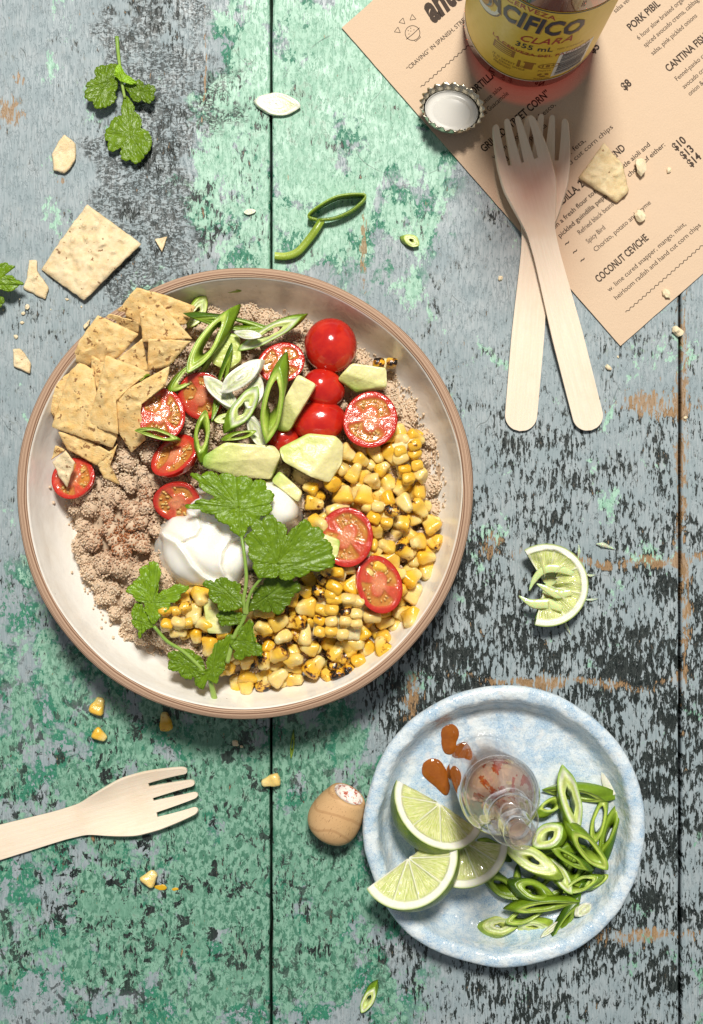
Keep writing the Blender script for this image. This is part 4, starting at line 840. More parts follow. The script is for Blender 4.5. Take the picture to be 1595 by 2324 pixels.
slab(Fp(*c6(470, 1110), 7), -.3, 3, 2, [2, 0, 2, 0, 1, 0], 'half-charred corn slab below the right coriander leaf', (5.4, 5.0), (.2, -.2))
slab(Fp(*c4(1112, 495), 5), .1, 1, 2, [2, 2], 'small dark charred corn piece behind the avocado by the rim', (5.4, 5))
slab(Fp(*c6(865, 600), 8), -.35, 2, 2, [0, 0, 3, 2], 'corn slab with one scorched corner above the tomato halves', (5.8, 5), (.1, 0))
# ------------------------------------------------------------------ spring onion
M_ONION = vcol('spring_onion', .30, .25, .002, (.6, 1, .3), .8, .14, .00012)
DK, MD, LT, YG, WH = (.055, .12, .006), (.145, .24, .010), (.29, .41, .045), (.50, .58, .13), (.70, .71, .57)
def ell(a, b, th): s = np.sin(th); return a*np.cos(th), b*np.sign(s)*np.abs(s)**1.45
def onion_geo(a, b, kind, h, seed, bend=0.0, twist=0.0):
    R = random.Random(seed); N = 44; th = np.linspace(0, 2*np.pi, N, endpoint=False); parts = []
    pal = {'ring': (MD, LT, YG), 'dark': (DK, MD, LT), 'pale': (LT, YG, WH), 'white': (WH, WH, WH), 'yg': (MD, YG, WH)}[kind]
    wv = np.array([nz(1.5*math.cos(t), 1.5*math.sin(t), seed) for t in th])
    def body(stops, h, hole, sh, flare=1.0):
        """stops: (fraction of the radius, colour) from the outside in; hole: inner fraction"""
        rows, cs = [], []
        for f, z, c in ((.98*flare, -h, stops[0][1]), (1.0, -h*.6, stops[0][1]), (1.0, -.25*h, stops[0][1]), (.99, -.04*h, stops[0][1])):
            x, y = ell(a*f, b*f, th); rows.append(np.stack([x+sh*z, y+.12*b*wv, np.full(N, z)], 1)); cs.append(np.tile(stops[0][1], (N, 1)))
        fr = np.linspace(.97, hole, 9); sf = [q[0] for q in stops][::-1]; sc3 = np.array([q[1] for q in stops])[::-1]
        for k, f in enumerate(fr):
            x, y = ell(a*f, b*f*(1-.25*(1-f)*(hole > .1)), th); c = np.array([np.interp(f, sf, sc3[:, i]) for i in range(3)])
            rows.append(np.stack([x, y+.12*b*wv, np.full(N, .18*math.sin(f*22)*min(1, b/3))], 1)); cs.append(np.tile(c, (N, 1)))
        if hole > .1:
            for z in (-.25*h, -h):
                x, y = ell(a*hole*.97, b*hole*.8, th); rows.append(np.stack([x+sh*z, y+.12*b*wv, np.full(N, z)], 1)); cs.append(np.tile(np.array(stops[-1][1])*.85, (N, 1)))
        m = len(rows); F = gridF(m, N, True)
        if hole > .1:
            l = (m-1)*N; F += [[l+k, l+(k+1) % N, (k+1) % N, k] for k in range(N)]
        else: F.append([(m-1)*N+k for k in range(N)])
        return np.vstack(rows), F, np.vstack(cs)
    sh = R.choice((-1, 1))*R.uniform(.5, 1.3)
    if kind == 'white': parts.append(body([(1, WH), (.8, (.70, .71, .58)), (.62, (.52, .57, .26)), (.55, WH), (.36, (.54, .58, .28)), (.3, WH), (0, WH)], h, .02, sh*.5))
    elif kind == 'pale': parts.append(body([(1, LT), (.92, YG), (.72, (.66, .74, .36)), (.6, (.45, .58, .15)), (.5, (.75, .78, .52)), (.3, YG)], h, .30, sh))
    elif kind == 'yg': parts.append(body([(1, MD), (.93, (.34, .52, .08)), (.78, WH), (.6, YG), (.35, (.6, .7, .3))], h, .42, sh))
    elif kind == 'dark': parts.append(body([(1, DK), (.9, MD), (.75, LT), (.5, MD)], h*1.2, .48, sh*1.5))
    else: parts.append(body([(1, MD), (.92, (.24, .38, .04)), (.8, YG), (.66, LT)], h*1.25, .64, sh*1.4))
    Vs, Fs, Cs, o = [], [], [], 0
    for p in parts: Vs.append(p[0]); Fs += [[i+o for i in f] for f in p[1]]; Cs.append(p[2]); o += len(p[0])
    V = np.vstack(Vs); C = np.vstack(Cs)
    C = C*(1+.16*np.sin(V[:, 1]/max(b, 1)*9+seed))[:, None]
    V[:, 2] += bend*(V[:, 0]/a)**2; t = twist*V[:, 0]/a; y, z = V[:, 1].copy(), V[:, 2].copy(); V[:, 1] = y*np.cos(t)-z*np.sin(t); V[:, 2] = y*np.sin(t)+z*np.cos(t)
    return V, Fs, C
def onion(p, Lmm, Wmm, ang, kind, label, group, seed, h=None, tilt=(0, 0), bend=None, twist=None):
    R = random.Random(seed*7+1); h = h or min(4.5, max(1.6, Wmm*.35))
    V, F, C = onion_geo(Lmm/2, Wmm/2, kind, h, seed, R.uniform(-1, 1.2) if bend is None else bend, R.uniform(-.5, .5) if twist is None else twist)
    o = tag(mobj('onion_slice', V, F, M_ONION, None, p, col=C), label, 'spring onion', group)
    o.rotation_euler = (Matrix.Rotation(math.radians(ang), 3, 'Z') @ Matrix.Rotation(tilt[0], 3, 'X') @ Matrix.Rotation(tilt[1], 3, 'Y')).to_euler(); return o
OB = 'sliced spring onion in the bowl'
bl = {'ring': 'green spring onion ring among the toppings in the bowl', 'dark': 'dark green spring onion strip among the toppings in the bowl', 'pale': 'pale green spring onion slice among the toppings in the bowl', 'white': 'white spring onion slice among the toppings in the bowl', 'yg': 'light green spring onion slice among the toppings in the bowl'}
bowl_on = [((245, 112), 250, 52, -8, 'pale', 9, (.9, .1), 'pale onion slice sticking to the shaded bowl wall'), ((145, 232), 200, 88, 58, 'pale', 4, (.3, .1), 'pale onion slice wedged between chips and quinoa'), ((200, 385), 405, 112, 60, 'ring', 15, (-.2, .15), 'long open green onion slice lying over the avocado'),
    ((330, 292), 440, 66, -9, 'dark', 12, (.3, 0), 'long green onion strip lying across near the quinoa edge'), ((520, 342), 385, 84, 28, 'yg', 11, (.2, -.1), 'open green onion slice pointing toward the whole tomato'), ((412, 348), 145, 48, -4, 'white', 15, (0, 0), 'small white onion flake on the green strip'),
    ((120, 545), 300, 92, 40, 'ring', 8, (.2, .2), 'thin curled onion ring beside the chips'), ((372, 563), 275, 104, 40, 'white', 19, (.1, .1), 'big white oval onion slice on top'), ((268, 645), 245, 92, -42, 'white', 14, (-.1, .1), 'white onion slice under the big white oval'), ((440, 650), 180, 95, 70, 'white', 13, (0, .2), 'white onion slice standing beside the big white oval'),
    ((388, 722), 265, 112, 55, 'yg', 15, (.15, 0), 'layered light green onion slice below the white ones'), ((535, 715), 415, 112, 82, 'ring', 19, (.1, -.1), 'large hollow green onion ring beside the long avocado chunk'), ((175, 850), 235, 82, 84, 'ring', 12, (.3, 0), 'spiced green onion slice touching two tomato halves'),
    ((288, 782), 115, 52, 10, 'pale', 15, (0, 0), 'short pale onion tube near the wet tomato half'), ((272, 610), 400, 46, 75, 'dark', 9, (.5, 0), 'narrow dark green onion strip standing between tomatoes'), ((372, 868), 175, 42, 14, 'ring', 13, (.3, 0), 'narrow green onion strip above the large avocado chunk'), ((450, 850), 195, 72, -65, 'white', 10, (0, .2), 'white onion slice sunk beside the hollow ring')]
for i, (c, L, W, a, k, dz, tl, lb) in enumerate(bowl_on):
    p = Fp(*c4(*c), dz); s = .44*S*(H-p[2])/H; onion(p, L*s, W*s, a, k, lb, OB, 100+i, tilt=tl)
p = Fp(*c3(950, 1115), 14); onion(p, 270*.34*S, 62*.34*S, -15, 'ring', 'green onion sliver lying on the propped tomato half', OB, 140, tilt=(.3, .1))
p = Fp(*c3(845, 745), 17); onion(p, 60*.34*S, 24*.34*S, 25, 'ring', 'tiny green onion bit on the chips', OB, 141)
PO = 'sliced spring onion piled on the plate'
plate_on = [((1150, 618), 350, 112, -9, 'ring', 9, 'hollow'), ((1130, 645), 390, 122, -74, 'yg', 14, 'tall'), ((1030, 672), 140, 74, 25, 'ring', 10, ''), ((1275, 760), 265, 74, 76, 'ring', 9, ''), ((1328, 800), 305, 80, 70, 'dark', 9, ''), ((1230, 905), 285, 108, -48, 'ring', 16, ''), ((1010, 832), 190, 140, 30, 'yg', 15, ''),
    ((928, 955), 305, 122, -26, 'pale', 17, ''), ((1082, 1040), 225, 92, -58, 'yg', 13, ''), ((1120, 945), 255, 62, -33, 'dark', 18, ''), ((950, 1112), 235, 112, -18, 'dark', 14, ''), ((785, 1095), 245, 102, -30, 'dark', 10, ''), ((1010, 1195), 355, 86, 7, 'ring', 15, ''), ((1180, 1082), 205, 74, 22, 'ring', 12, ''), ((768, 1292), 195, 112, 6, 'pale', 8, ''),
    ((932, 1302), 195, 84, 2, 'pale', 8, ''), ((1095, 1290), 275, 78, 58, 'dark', 13, ''), ((1190, 1250), 360, 78, 50, 'ring', 9, ''), ((1265, 1065), 145, 52, 26, 'ring', 10, ''), ((1128, 762), 125, 52, -80, 'yg', 11, ''), ((725, 885), 175, 74, -25, 'dark', 8, ''), ((850, 1110), 220, 50, 88, 'dark', 8, ''), ((1150, 1000), 240, 80, 62, 'dark', 9, ''), ((1130, 880), 240, 90, 75, 'dark', 7, ''), ((1050, 930), 220, 90, 10, 'ring', 8, ''), ((900, 1240), 240, 80, 20, 'ring', 10, ''), ((1210, 980), 200, 80, 55, 'dark', 8, ''), ((990, 1050), 220, 80, 40, 'ring', 7, ''), ((1080, 1130), 250, 70, 25, 'dark', 9, '')]
pl = {'ring': 'green hollow onion slice in the pile on the blue plate', 'dark': 'dark green onion slice in the pile on the blue plate', 'pale': 'pale layered onion slice in the pile on the blue plate', 'yg': 'light green onion slice with white inside in the plate pile'}
for i, (c, L, W, a, k, z, lb) in enumerate(plate_on):
    R = random.Random(i); p = P(*c7(*c), z); s = .44*S*(H-z)/H
    label = {'hollow': 'wide hollow onion ring at the top of the plate pile', 'tall': 'tall open onion slice standing over the hollow ring'}.get(lb, pl[k])
    onion(p, L*s, W*s, a, k, label, PO, 200+i, tilt=(R.uniform(-.4, .4) if i % 2 else R.choice((-1, 1))*R.uniform(.5, .95), R.uniform(-.12, .12)))
for (c, L, W, a, lb) in (((1030, 1312), 135, 28, 40, 'thin white onion sliver on the plate pile'), ((1200, 1212), 90, 62, 40, 'white onion bit tucked in the plate pile')):
    onion(P(*c7(*c), 14), L*.44*S, W*.44*S, a, 'white', lb, PO, 300+W)
# curved white onion shell alone on the plate
V = []
for i in range(14):
    for j in range(16):
        t, q = i/13, (j/15-.5)*2; w_ = 5.2*math.sqrt(max(.0, 1-(1-t)**2.2))+.15; V.append((w_*math.sin(q*1.15), 13*t-6.5, 3.4*math.cos(q*1.25)*(.35+.65*t)*(.3+.7*math.sqrt(max(0, t)))))
V = np.array(V); W2 = V*np.array([.86, .97, .82])-np.array([0, 0, .3]); F = gridF(14, 16, flip=True)+gridF(14, 16, off=224); F += [[13*16+j, 13*16+j+1, 224+13*16+j+1, 224+13*16+j] for j in range(15)]
o = tag(mobj('onion_slice', np.vstack([V, W2]), F, M_ONION, None, P(*c7(1335, 540), 6.2), col=np.tile(WH, (448, 1))), 'single curved white onion piece alone on the blue plate', 'spring onion', PO); o.rotation_euler = (0, 0, math.radians(205))
TO = 'loose spring onion pieces on the table'
onion(P(630, 235, 2.2), 106*S, 50*S, -7, 'white', 'flat pale oval onion slice on the mint green planks', TO, 400, h=1.8, bend=.3, twist=.1)
onion(P(934, 546, 3.2), 42*S, 26*S, -32, 'pale', 'stubby green onion piece above the bowl rim', TO, 401, h=3, bend=0, twist=.2)
onion(P(567, 480, 1.4), 28*S, 13*S, 8, 'white', 'tiny white onion flake on the planks', TO, 402, h=1.0, bend=0, twist=0)
onion(P(835, 2270, 3.0), 68*S, 27*S, 62, 'yg', 'short green onion tube at the table bottom near the plate', TO, 403, h=3, bend=0, twist=0)
onion(P(663, 1692, .8), 62*S, 9*S, 85, 'dark', 'thin dry onion shred below the bowl', TO, 404, h=.6, bend=0, twist=0)
# looped strip with a tail
loop = [(0+735, 515), (712, 500), (722, 478), (765, 450), (828, 443), (815, 468), (770, 490), (720, 500)]
def strip(path, width, thick, colr, z0):
    p = spline([P(u, v, z) for u, v, z in path], 60); T = np.gradient(p, axis=0); T /= np.linalg.norm(T, axis=1)[:, None]; V, C = [], []
    for i, (q, t) in enumerate(zip(p, T)):
        n_ = np.array([-t[1], t[0], 0]); n_ /= np.linalg.norm(n_)+1e-9; f = i/59; wd = width*(.55+.45*math.sin(math.pi*min(1, f*1.05+.02)))
        up = np.array([0, 0, 1.0])
        for a, b in ((-thick, -wd/2), (thick, -wd/2), (thick, wd/2), (-thick, wd/2)): V.append(q+n_*a+up*b); C.append(np.array(colr[0])*(1-f)+np.array(colr[1])*f if a < 0 else np.array(LT))
    F = gridF(60, 4, True); F += [[0, 1, 2, 3], [236+k for k in (3, 2, 1, 0)]]; return np.array(V), F, np.array(C)
S1 = strip([(720, 500, 4), (700, 492, 4), (725, 470, 5), (770, 448, 5), (828, 446, 4), (805, 474, 4), (765, 494, 4), (726, 500, 4.5)], 7, .5, (MD, DK), 0)
S2 = strip([(730, 500, 4), (718, 520, 4), (700, 545, 3), (676, 572, 2.5), (650, 582, 2.2), (623, 581, 2)], 4.4, 1.6, (MD, YG), 0)
V = np.vstack([S1[0], S2[0]]); F = S1[1]+[[i+len(S1[0]) for i in f] for f in S2[1]]
solid_thing('onion_curl', V, F, M_ONION, 'curled green onion strip with a tail above the bowl', 'spring onion', TO, col=np.vstack([S1[2], S2[2]]))
# ------------------------------------------------------------------ cream dollop
M_CREAM = plain('sour_cream', (.86, .83, .75), .22, sss=.5, ss=.006, sr=(1, .8, .5), coat=.2, cr=.15)
def px5(x, y, z): return P(*c5(x, y), z)
CZ = 42.0; n = 170; lobes = [((700, 800), (300, 300), 13.0), ((900, 920), (215, 190), 10.5), ((850, 480), (270, 170), 11.5), ((1270, 470), (250, 225), 12.5), ((1050, 560), (260, 260), 11.5), ((560, 690), (165, 165), 9.0), ((1000, 760), (200, 250), 10)]
cr1 = [(430, 690), (520, 740), (590, 830), (650, 930), (730, 1010), (810, 1060), (900, 1070)]; cr2 = [(1090, 690), (960, 740), (900, 830), (885, 930), (920, 1020), (1000, 1090)]; cr3 = [(620, 500), (700, 560), (720, 630), (680, 700), (600, 730)]
cr4 = [(780, 340), (860, 430), (960, 520), (1080, 560)]
def pdist(x, y, pl):
    d = 1e9; sgn = 1
    for a, b in zip(pl[:-1], pl[1:]):
        ax, ay = x-a[0], y-a[1]; bx, by = b[0]-a[0], b[1]-a[1]; t = max(0, min(1, (ax*bx+ay*by)/(bx*bx+by*by))); q = math.hypot(ax-t*bx, ay-t*by)
        if q < d: d = q; sgn = 1 if ax*by-ay*bx > 0 else -1
    return d, sgn
V, keep = [], {}
for i, y in enumerate(np.linspace(200, 1200, n)):
    for j, x in enumerate(np.linspace(340, 1580, n)):
        hs = []
        for (cx, cy), (rx, ry), h in lobes:
            wobx = 30*nz(x*.006, y*.006, 3); d = math.hypot((x-cx+wobx)/rx, (y-cy+wobx)/ry); hs.append(h*math.sqrt(max(0, 1-d**2.4)) if d < 1 else -45*(d-1))
        m = max(hs); hh = m+math.log(sum(math.exp((q-m)/1.1) for q in hs))*1.1-.6 if m > 0 else m
        if hh > 0:
            f = min(1, hh/4)
            for pl, A, wd in ((cr1, 2.6, 42), (cr2, 2.2, 45), (cr3, 1.4, 40), (cr4, 1.2, 50)):
                d, sg = pdist(x, y, pl); hh += f*A*math.exp(-(d/wd)**2)*(1.0 if sg < 0 else -.7)*min(1, d/14)
            hh += f*.5*math.sin((x*.4-y+60*math.sin(x*.01))*.02)
        V.append(px5(x, y, CZ+hh)); keep[i*n+j] = hh > -10
V = np.array(V); F = [f[::-1] for f in gridF(n, n) if all(keep[k] for k in f)]
used = sorted({i for f in F for i in f}); ren = {k: i for i, k in enumerate(used)}; V = V[used]; F = [[ren[i] for i in f] for f in F]
solid_thing('cream_dollop', V, [f[::-1] for f in F], M_CREAM, 'smooth white dollop of sour cream in the middle of the bowl', 'cream')
# ------------------------------------------------------------------ coriander
g = G('coriander_leaf'); co = g.co(); nn = g.noise(co, .5, 4, .6); lc = g.mix(g.mr(nn, .35, .68, 0, .35), g.attr(), (.06, .15, .008), 'MIX')
dif = g.n('BsdfPrincipled', {'Base Color': lc, 'Roughness': .28, 'Specular IOR Level': .45, 'Normal': g.bump(g.math('ADD', nn, g.math('MULTIPLY', g.attr('Vein', 'Fac'), -1.2)), .0004)}).outputs[0]
tl = g.n('BsdfTranslucent', {'Color': g.mix(1.0, lc, (1.5, 1.6, .7), 'MULTIPLY')}).outputs[0]
g.surf(g.n('MixShader', {0: .28, 1: dif, 2: tl}).outputs[0]); M_LEAF = g.m
M_STEM = vcol('coriander_stem', .35, .2, .001, (.6, 1, .3), .8, .1)
def leaf_geo(uvs, center, base, mp, zfun, seed, shade=1.0, teeth=1.05, period=2.35, cup=1.3):
    """uvs: outline; center: star point; base: where the stalk joins; zfun(u, v) -> height"""
    Rr = random.Random(seed); O = np.array([P(*mp(*q), 0) for q in uvs]); O, tt = resample(O, .32); a2 = np.sum(O[:, 0]*np.roll(O[:, 1], -1)-np.roll(O[:, 0], -1)*O[:, 1])
    if a2 < 0: O = O[::-1]
    N = len(O)
    for _ in range(3): O = (np.roll(O, 1, 0)+2*O+np.roll(O, -1, 0))/4
    T = np.roll(O, -1, 0)-np.roll(O, 1, 0); T /= np.linalg.norm(T, axis=1)[:, None]+1e-9; Nn = np.stack([T[:, 1], -T[:, 0], 0*T[:, 0]], 1)
    B = P(*mp(*base), 0); C = P(*mp(*center), 0); far = np.clip(np.linalg.norm(O-B, axis=1)/4.5-.55, 0, 1)
    ph = tt/period+.25*np.array([nz(t*.5, seed) for t in tt]); fr = ph-np.floor(ph); tooth = (np.sin(np.pi*fr)**.6-.45)*(.75+.5*np.array([nz(math.floor(q)*3.1, seed) for q in ph]))
    lob = np.abs(np.sin(np.pi*(tt/(period*3.6)+.3*seed)))**.55-.72
    O = O+Nn*((teeth*.8*tooth+teeth*2.1*lob)*far)[:, None]
    NR = 13; V, Cc, Ve = [], [], []; ext = np.linalg.norm((O-C)[:, :2], axis=1).max()
    dirs = O-B; angs = np.arctan2(dirs[:, 1], dirs[:, 0])
    for i in range(NR):
        t = max(.01, i/(NR-1)); Q = C+t*(O-C)
        for k, q in enumerate(Q):
            d = np.linalg.norm(q-B)/ext; an = math.atan2(q[1]-B[1], q[0]-B[0]); vein = max(math.exp(-((((an*1.25+seed*.37) % 1)-.5)/.05)**2)*min(1, d*1.5), math.exp(-(((t*4+2.2*abs(((an*1.25+seed*.37) % 1)-.5)*2) % 1-.5)/.09)**2)*.5)
            u = 797.5+q[0]/S; v = 1162-q[1]/S; z = zfun(u, v)
            z += .55*fbm(q[0]*.22+seed, q[1]*.22, 1, 2)*cup*.6+cup*(.5-((an*1.25+seed*.37) % 1-.5)**2*4)*.35*min(1, d)+.5*cup*t*t*nz(3*math.cos(k/N*6.283*2), 3*math.sin(k/N*6.283*2), seed)
            f = (H-z)/H; V.append((q[0]*f, q[1]*f, z)); base_c = np.array([.19, .315, .010])*shade; Cc.append(base_c+vein*.32*(np.array([.30, .46, .09])-base_c)); Ve.append(vein)
    return np.array(V), gridF(NR, N, True), np.array(Cc), np.array(Ve)
def leaf_part(par, org, *a, **k):
    V, F, C, Ve = leaf_geo(*a, **k); me = mesh_data('leaf', V-org, F, M_LEAF, col=C)
    at = me.attributes.new('Vein', 'FLOAT', 'POINT'); at.data.foreach_set('value', Ve)
    o = obj('leaf', me, par); md = o.modifiers.new('thick', 'SOLIDIFY'); md.thickness = .00028; md.offset = -1; return o
def stem_part(par, org, pts, rad):
    V, F = tube(np.array(pts)-org, rad, 8, 28); t = np.repeat(np.linspace(0, 1, 28), 8)[:, None]
    mobj('stem', V, F, M_STEM, par, col=np.array([.20, .34, .05])*(1-t)+np.array([.33, .46, .10])*t)
zc = lambda base, du, dv, u0, v0: (lambda u, v: base+du*(u-u0)*S+dv*(v0-v)*S)
# sprig on the cream
org = Fp(*c5(1080, 1320), 4); sp1 = thing('coriander_sprig', 'large coriander sprig lying across the white cream', 'coriander', org)
q = c5(1050, 700)
leaf_part(sp1, org, [(1055, 730), (1000, 680), (900, 590), (760, 500), (590, 455), (740, 405), (850, 400), (905, 435), (820, 370), (720, 300), (640, 200), (800, 185), (1000, 210), (1150, 240), (1225, 260), (1262, 310), (1300, 370), (1290, 480), (1240, 530), (1150, 580), (1090, 650)], (1020, 470), (1050, 720), c5, zc(60, 0, -.02, *q), 1, 1.15)
leaf_part(sp1, org, [(1090, 1320), (1105, 1210), (1180, 1120), (1250, 1040), (1350, 1030), (1500, 1060), (1515, 1150), (1440, 1200), (1425, 1270), (1340, 1330), (1250, 1310), (1190, 1290)], (1250, 1190), (1095, 1300), c5, zc(54, 0, .12, *c5(1250, 1180)), 2, .72)
leaf_part(sp1, org, [(1180, 1045), (1130, 930), (1110, 820), (1075, 740), (1120, 650), (1130, 600), (1200, 560), (1290, 535), (1345, 570), (1400, 640), (1430, 700), (1390, 800), (1330, 880), (1440, 780), (1430, 690), (1500, 600), (1560, 575), (1660, 630), (1724, 700), (1799, 850), (1778, 958), (1680, 968), (1570, 1000), (1480, 1045), (1380, 1045), (1270, 1030)], (1340, 930), (1190, 1035), c5, zc(62, -.05, .03, *c5(1340, 900)), 3, 1.0)
leaf_part(sp1, org, [(1060, 1275), (960, 1312), (860, 1290), (800, 1200), (740, 1080), (800, 1058), (900, 1045), (960, 1050), (1030, 1100), (1055, 1180)], (930, 1170), (1055, 1265), c5, zc(57, .08, 0, *c5(930, 1180)), 4, .95)
leaf_part(sp1, org, [(1060, 1420), (1000, 1415), (890, 1432), (838, 1350), (880, 1308), (960, 1310), (1040, 1318), (1085, 1350)], (960, 1370), (1065, 1380), c5, zc(53, .1, 0, *c5(960, 1370)), 5, .85, period=1.7, teeth=.55)
leaf_part(sp1, org, [(1110, 1370), (1010, 1490), (960, 1560), (990, 1680), (1060, 1702), (1130, 1650), (1212, 1682), (1195, 1580), (1135, 1500), (1145, 1400)], (1075, 1560), (1110, 1385), c5, zc(52, .05, .1, *c5(1075, 1560)), 6, .95)
stem_part(sp1, org, [px5(1045, 700, 60), px5(1068, 850, 61), px5(1085, 1050, 60), px5(1062, 1230, 57), px5(1075, 1330, 54)], [.7, .8, 1.0])
stem_part(sp1, org, [px5(1210, 1035, 61.5), px5(1130, 1140, 59), px5(1092, 1250, 56), px5(1088, 1330, 54)], [.6, .8, .9])
stem_part(sp1, org, [px5(1080, 1320, 54), px5(1050, 1400, 53), px5(990, 1510, 51), px5(930, 1725, 48)], [1.0, .95, 1.1])
# second sprig at the lower left
org = Fp(*c5(560, 1620), 3); sp2 = thing('coriander_sprig', 'smaller coriander sprig at the lower left of the bowl hanging toward the rim', 'coriander', org)
leaf_part(sp2, org, [(335, 1425), (290, 1370), (270, 1270), (200, 1210), (120, 1150), (150, 1080), (210, 1060), (220, 980), (300, 910), (385, 930), (380, 1020), (355, 1150), (420, 1150), (520, 1100), (620, 1100), (560, 1180), (480, 1250), (400, 1335)], (315, 1240), (335, 1415), c5, zc(50, 0, 0, 0, 0), 7, 1.3, period=1.9)
leaf_part(sp2, org, [(335, 1435), (270, 1460), (220, 1530), (205, 1470), (150, 1380), (170, 1250), (230, 1240), (275, 1300)], (235, 1370), (325, 1425), c5, zc(48, .1, 0, *c5(240, 1370)), 8, 1.25, period=1.8, teeth=.6)
leaf_part(sp2, org, [(760, 1815), (640, 1862), (560, 1830), (460, 1765), (448, 1660), (560, 1615), (680, 1640), (745, 1740)], (610, 1740), (750, 1805), c5, zc(45, 0, .1, *c5(610, 1740)), 9, 1.0)
leaf_part(sp2, org, [(765, 1860), (740, 1950), (680, 1900), (650, 1850), (740, 1800), (780, 1700), (830, 1590), (900, 1520), (960, 1500), (965, 1600), (925, 1700), (885, 1800), (845, 1900)], (810, 1770), (800, 1880), c5, zc(45, .05, .05, *c5(810, 1780)), 10, 1.0)
stem_part(sp2, org, [px5(335, 1430, 49), px5(440, 1550, 48), px5(560, 1625, 46.5), px5(690, 1740, 45), px5(780, 1850, 43)], [.8, .85, .9])
stem_part(sp2, org, [px5(780, 1840, 43), px5(800, 1900, 41), px5(826, 2015, 37)], [.9, 1.2, 1.4])
# loose sprig on the table
org = P(*c1(560, 400), 0); sp3 = thing('coriander_sprig', 'loose coriander sprig with three leaves lying on the blue-grey planks', 'coriander', org)
p1 = lambda x, y, z: P(*c1(x, y), z)
leaf_part(sp3, org, [(538, 300), (535, 370), (525, 440), (490, 490), (430, 485), (390, 440), (385, 390), (430, 360), (430, 320), (480, 290)], (470, 395), (538, 360), c1, zc(6, -.12, 0, *c1(470, 390)), 11, .95)
leaf_part(sp3, org, [(560, 390), (575, 375), (640, 368), (700, 400), (707, 440), (670, 466), (620, 460), (590, 432)], (630, 415), (568, 390), c1, zc(6, .1, 0, *c1(630, 415)), 12, .85)
leaf_part(sp3, org, [(562, 430), (550, 520), (490, 570), (478, 640), (500, 682), (545, 680), (560, 722), (610, 742), (660, 712), (680, 660), (697, 640), (655, 590), (610, 490), (582, 440)], (590, 610), (568, 440), c1, zc(4.5, .05, 0, *c1(590, 610)), 13, 1.05)
leaf_part(sp3, org, [(528, 298), (545, 290), (565, 330), (622, 376), (600, 386), (545, 368), (515, 340)], (550, 335), (535, 300), c1, zc(8.5, 0, .1, *c1(550, 335)), 14, 2.1, teeth=.15)
stem_part(sp3, org, [p1(530, 168, 2.0), p1(535, 230, 3), p1(542, 290, 5), p1(552, 370, 6), p1(566, 445, 5)], [1.0, .8, .7])
org = P(-20, 650, 0); sp4 = thing('coriander_sprig', 'coriander leaves next to the narrow-necked tortilla fragment', 'coriander', org)
leaf_part(sp4, org, [(-40, 640), (-14, 604), (14, 596), (34, 606), (16, 614), (2, 622), (30, 628), (54, 645), (36, 652), (22, 664), (4, 656), (-10, 664)], (-2, 634), (-38, 645), lambda a, b: (a, b), zc(10, -.1, .1, 0, 640), 15, 1.2, teeth=.5, period=1.7)
leaf_part(sp4, org, [(-50, 660), (-10, 662), (8, 680), (0, 700), (-12, 706), (-40, 710)], (-20, 684), (-48, 672), lambda a, b: (a, b), zc(6, 0, 0, 0, 0), 16, .9)
stem_part(sp4, org, [P(-36, 642, 9), P(-60, 660, 6), P(-100, 690, 2)], .9)
# ------------------------------------------------------------------ limes
g = G('lime_flesh'); uv = g.n('UVMap').outputs[0]; vs = g.noise(g.vm('MULTIPLY', uv, (70, 5, 1)), 1.0, 3, .55, .3)
isf = g.attr('Flesh', 'Fac'); lc = g.mix(g.math('MULTIPLY', isf, g.mr(vs, .42, .62)), g.attr(), (.78, .80, .42)); lc = g.mix(g.math('MULTIPLY', isf, g.mr(vs, .42, .32, 0, .6)), lc, (.46, .55, .10))
g.pb(col=lc, rough=g.mr(isf, 0, 1, .55, .12), sss=.45, ss=.004, sr=(.8, 1, .3), coat=g.math('MULTIPLY', isf, .5), cr=.05, nrm=g.bump(g.math('MULTIPLY', vs, isf), .0009)); M_LIME = g.m
g = G('lime_rind'); co = g.co(); po = g.noise(co, .9, 2, .5); g.pb(col=g.mix(g.mr(g.noise(co, .1, 4), .4, .65), (.085, .165, .008), (.20, .29, .016)), rough=.32, spec=.5, nrm=g.bump(po, .0006)); M_RIND = g.m
M_MEMB = G('lime_membrane'); M_MEMB.pb(col=(.64, .70, .32), rough=.2, sss=.5, ss=.004, coat=.4); M_MEMB = M_MEMB.m
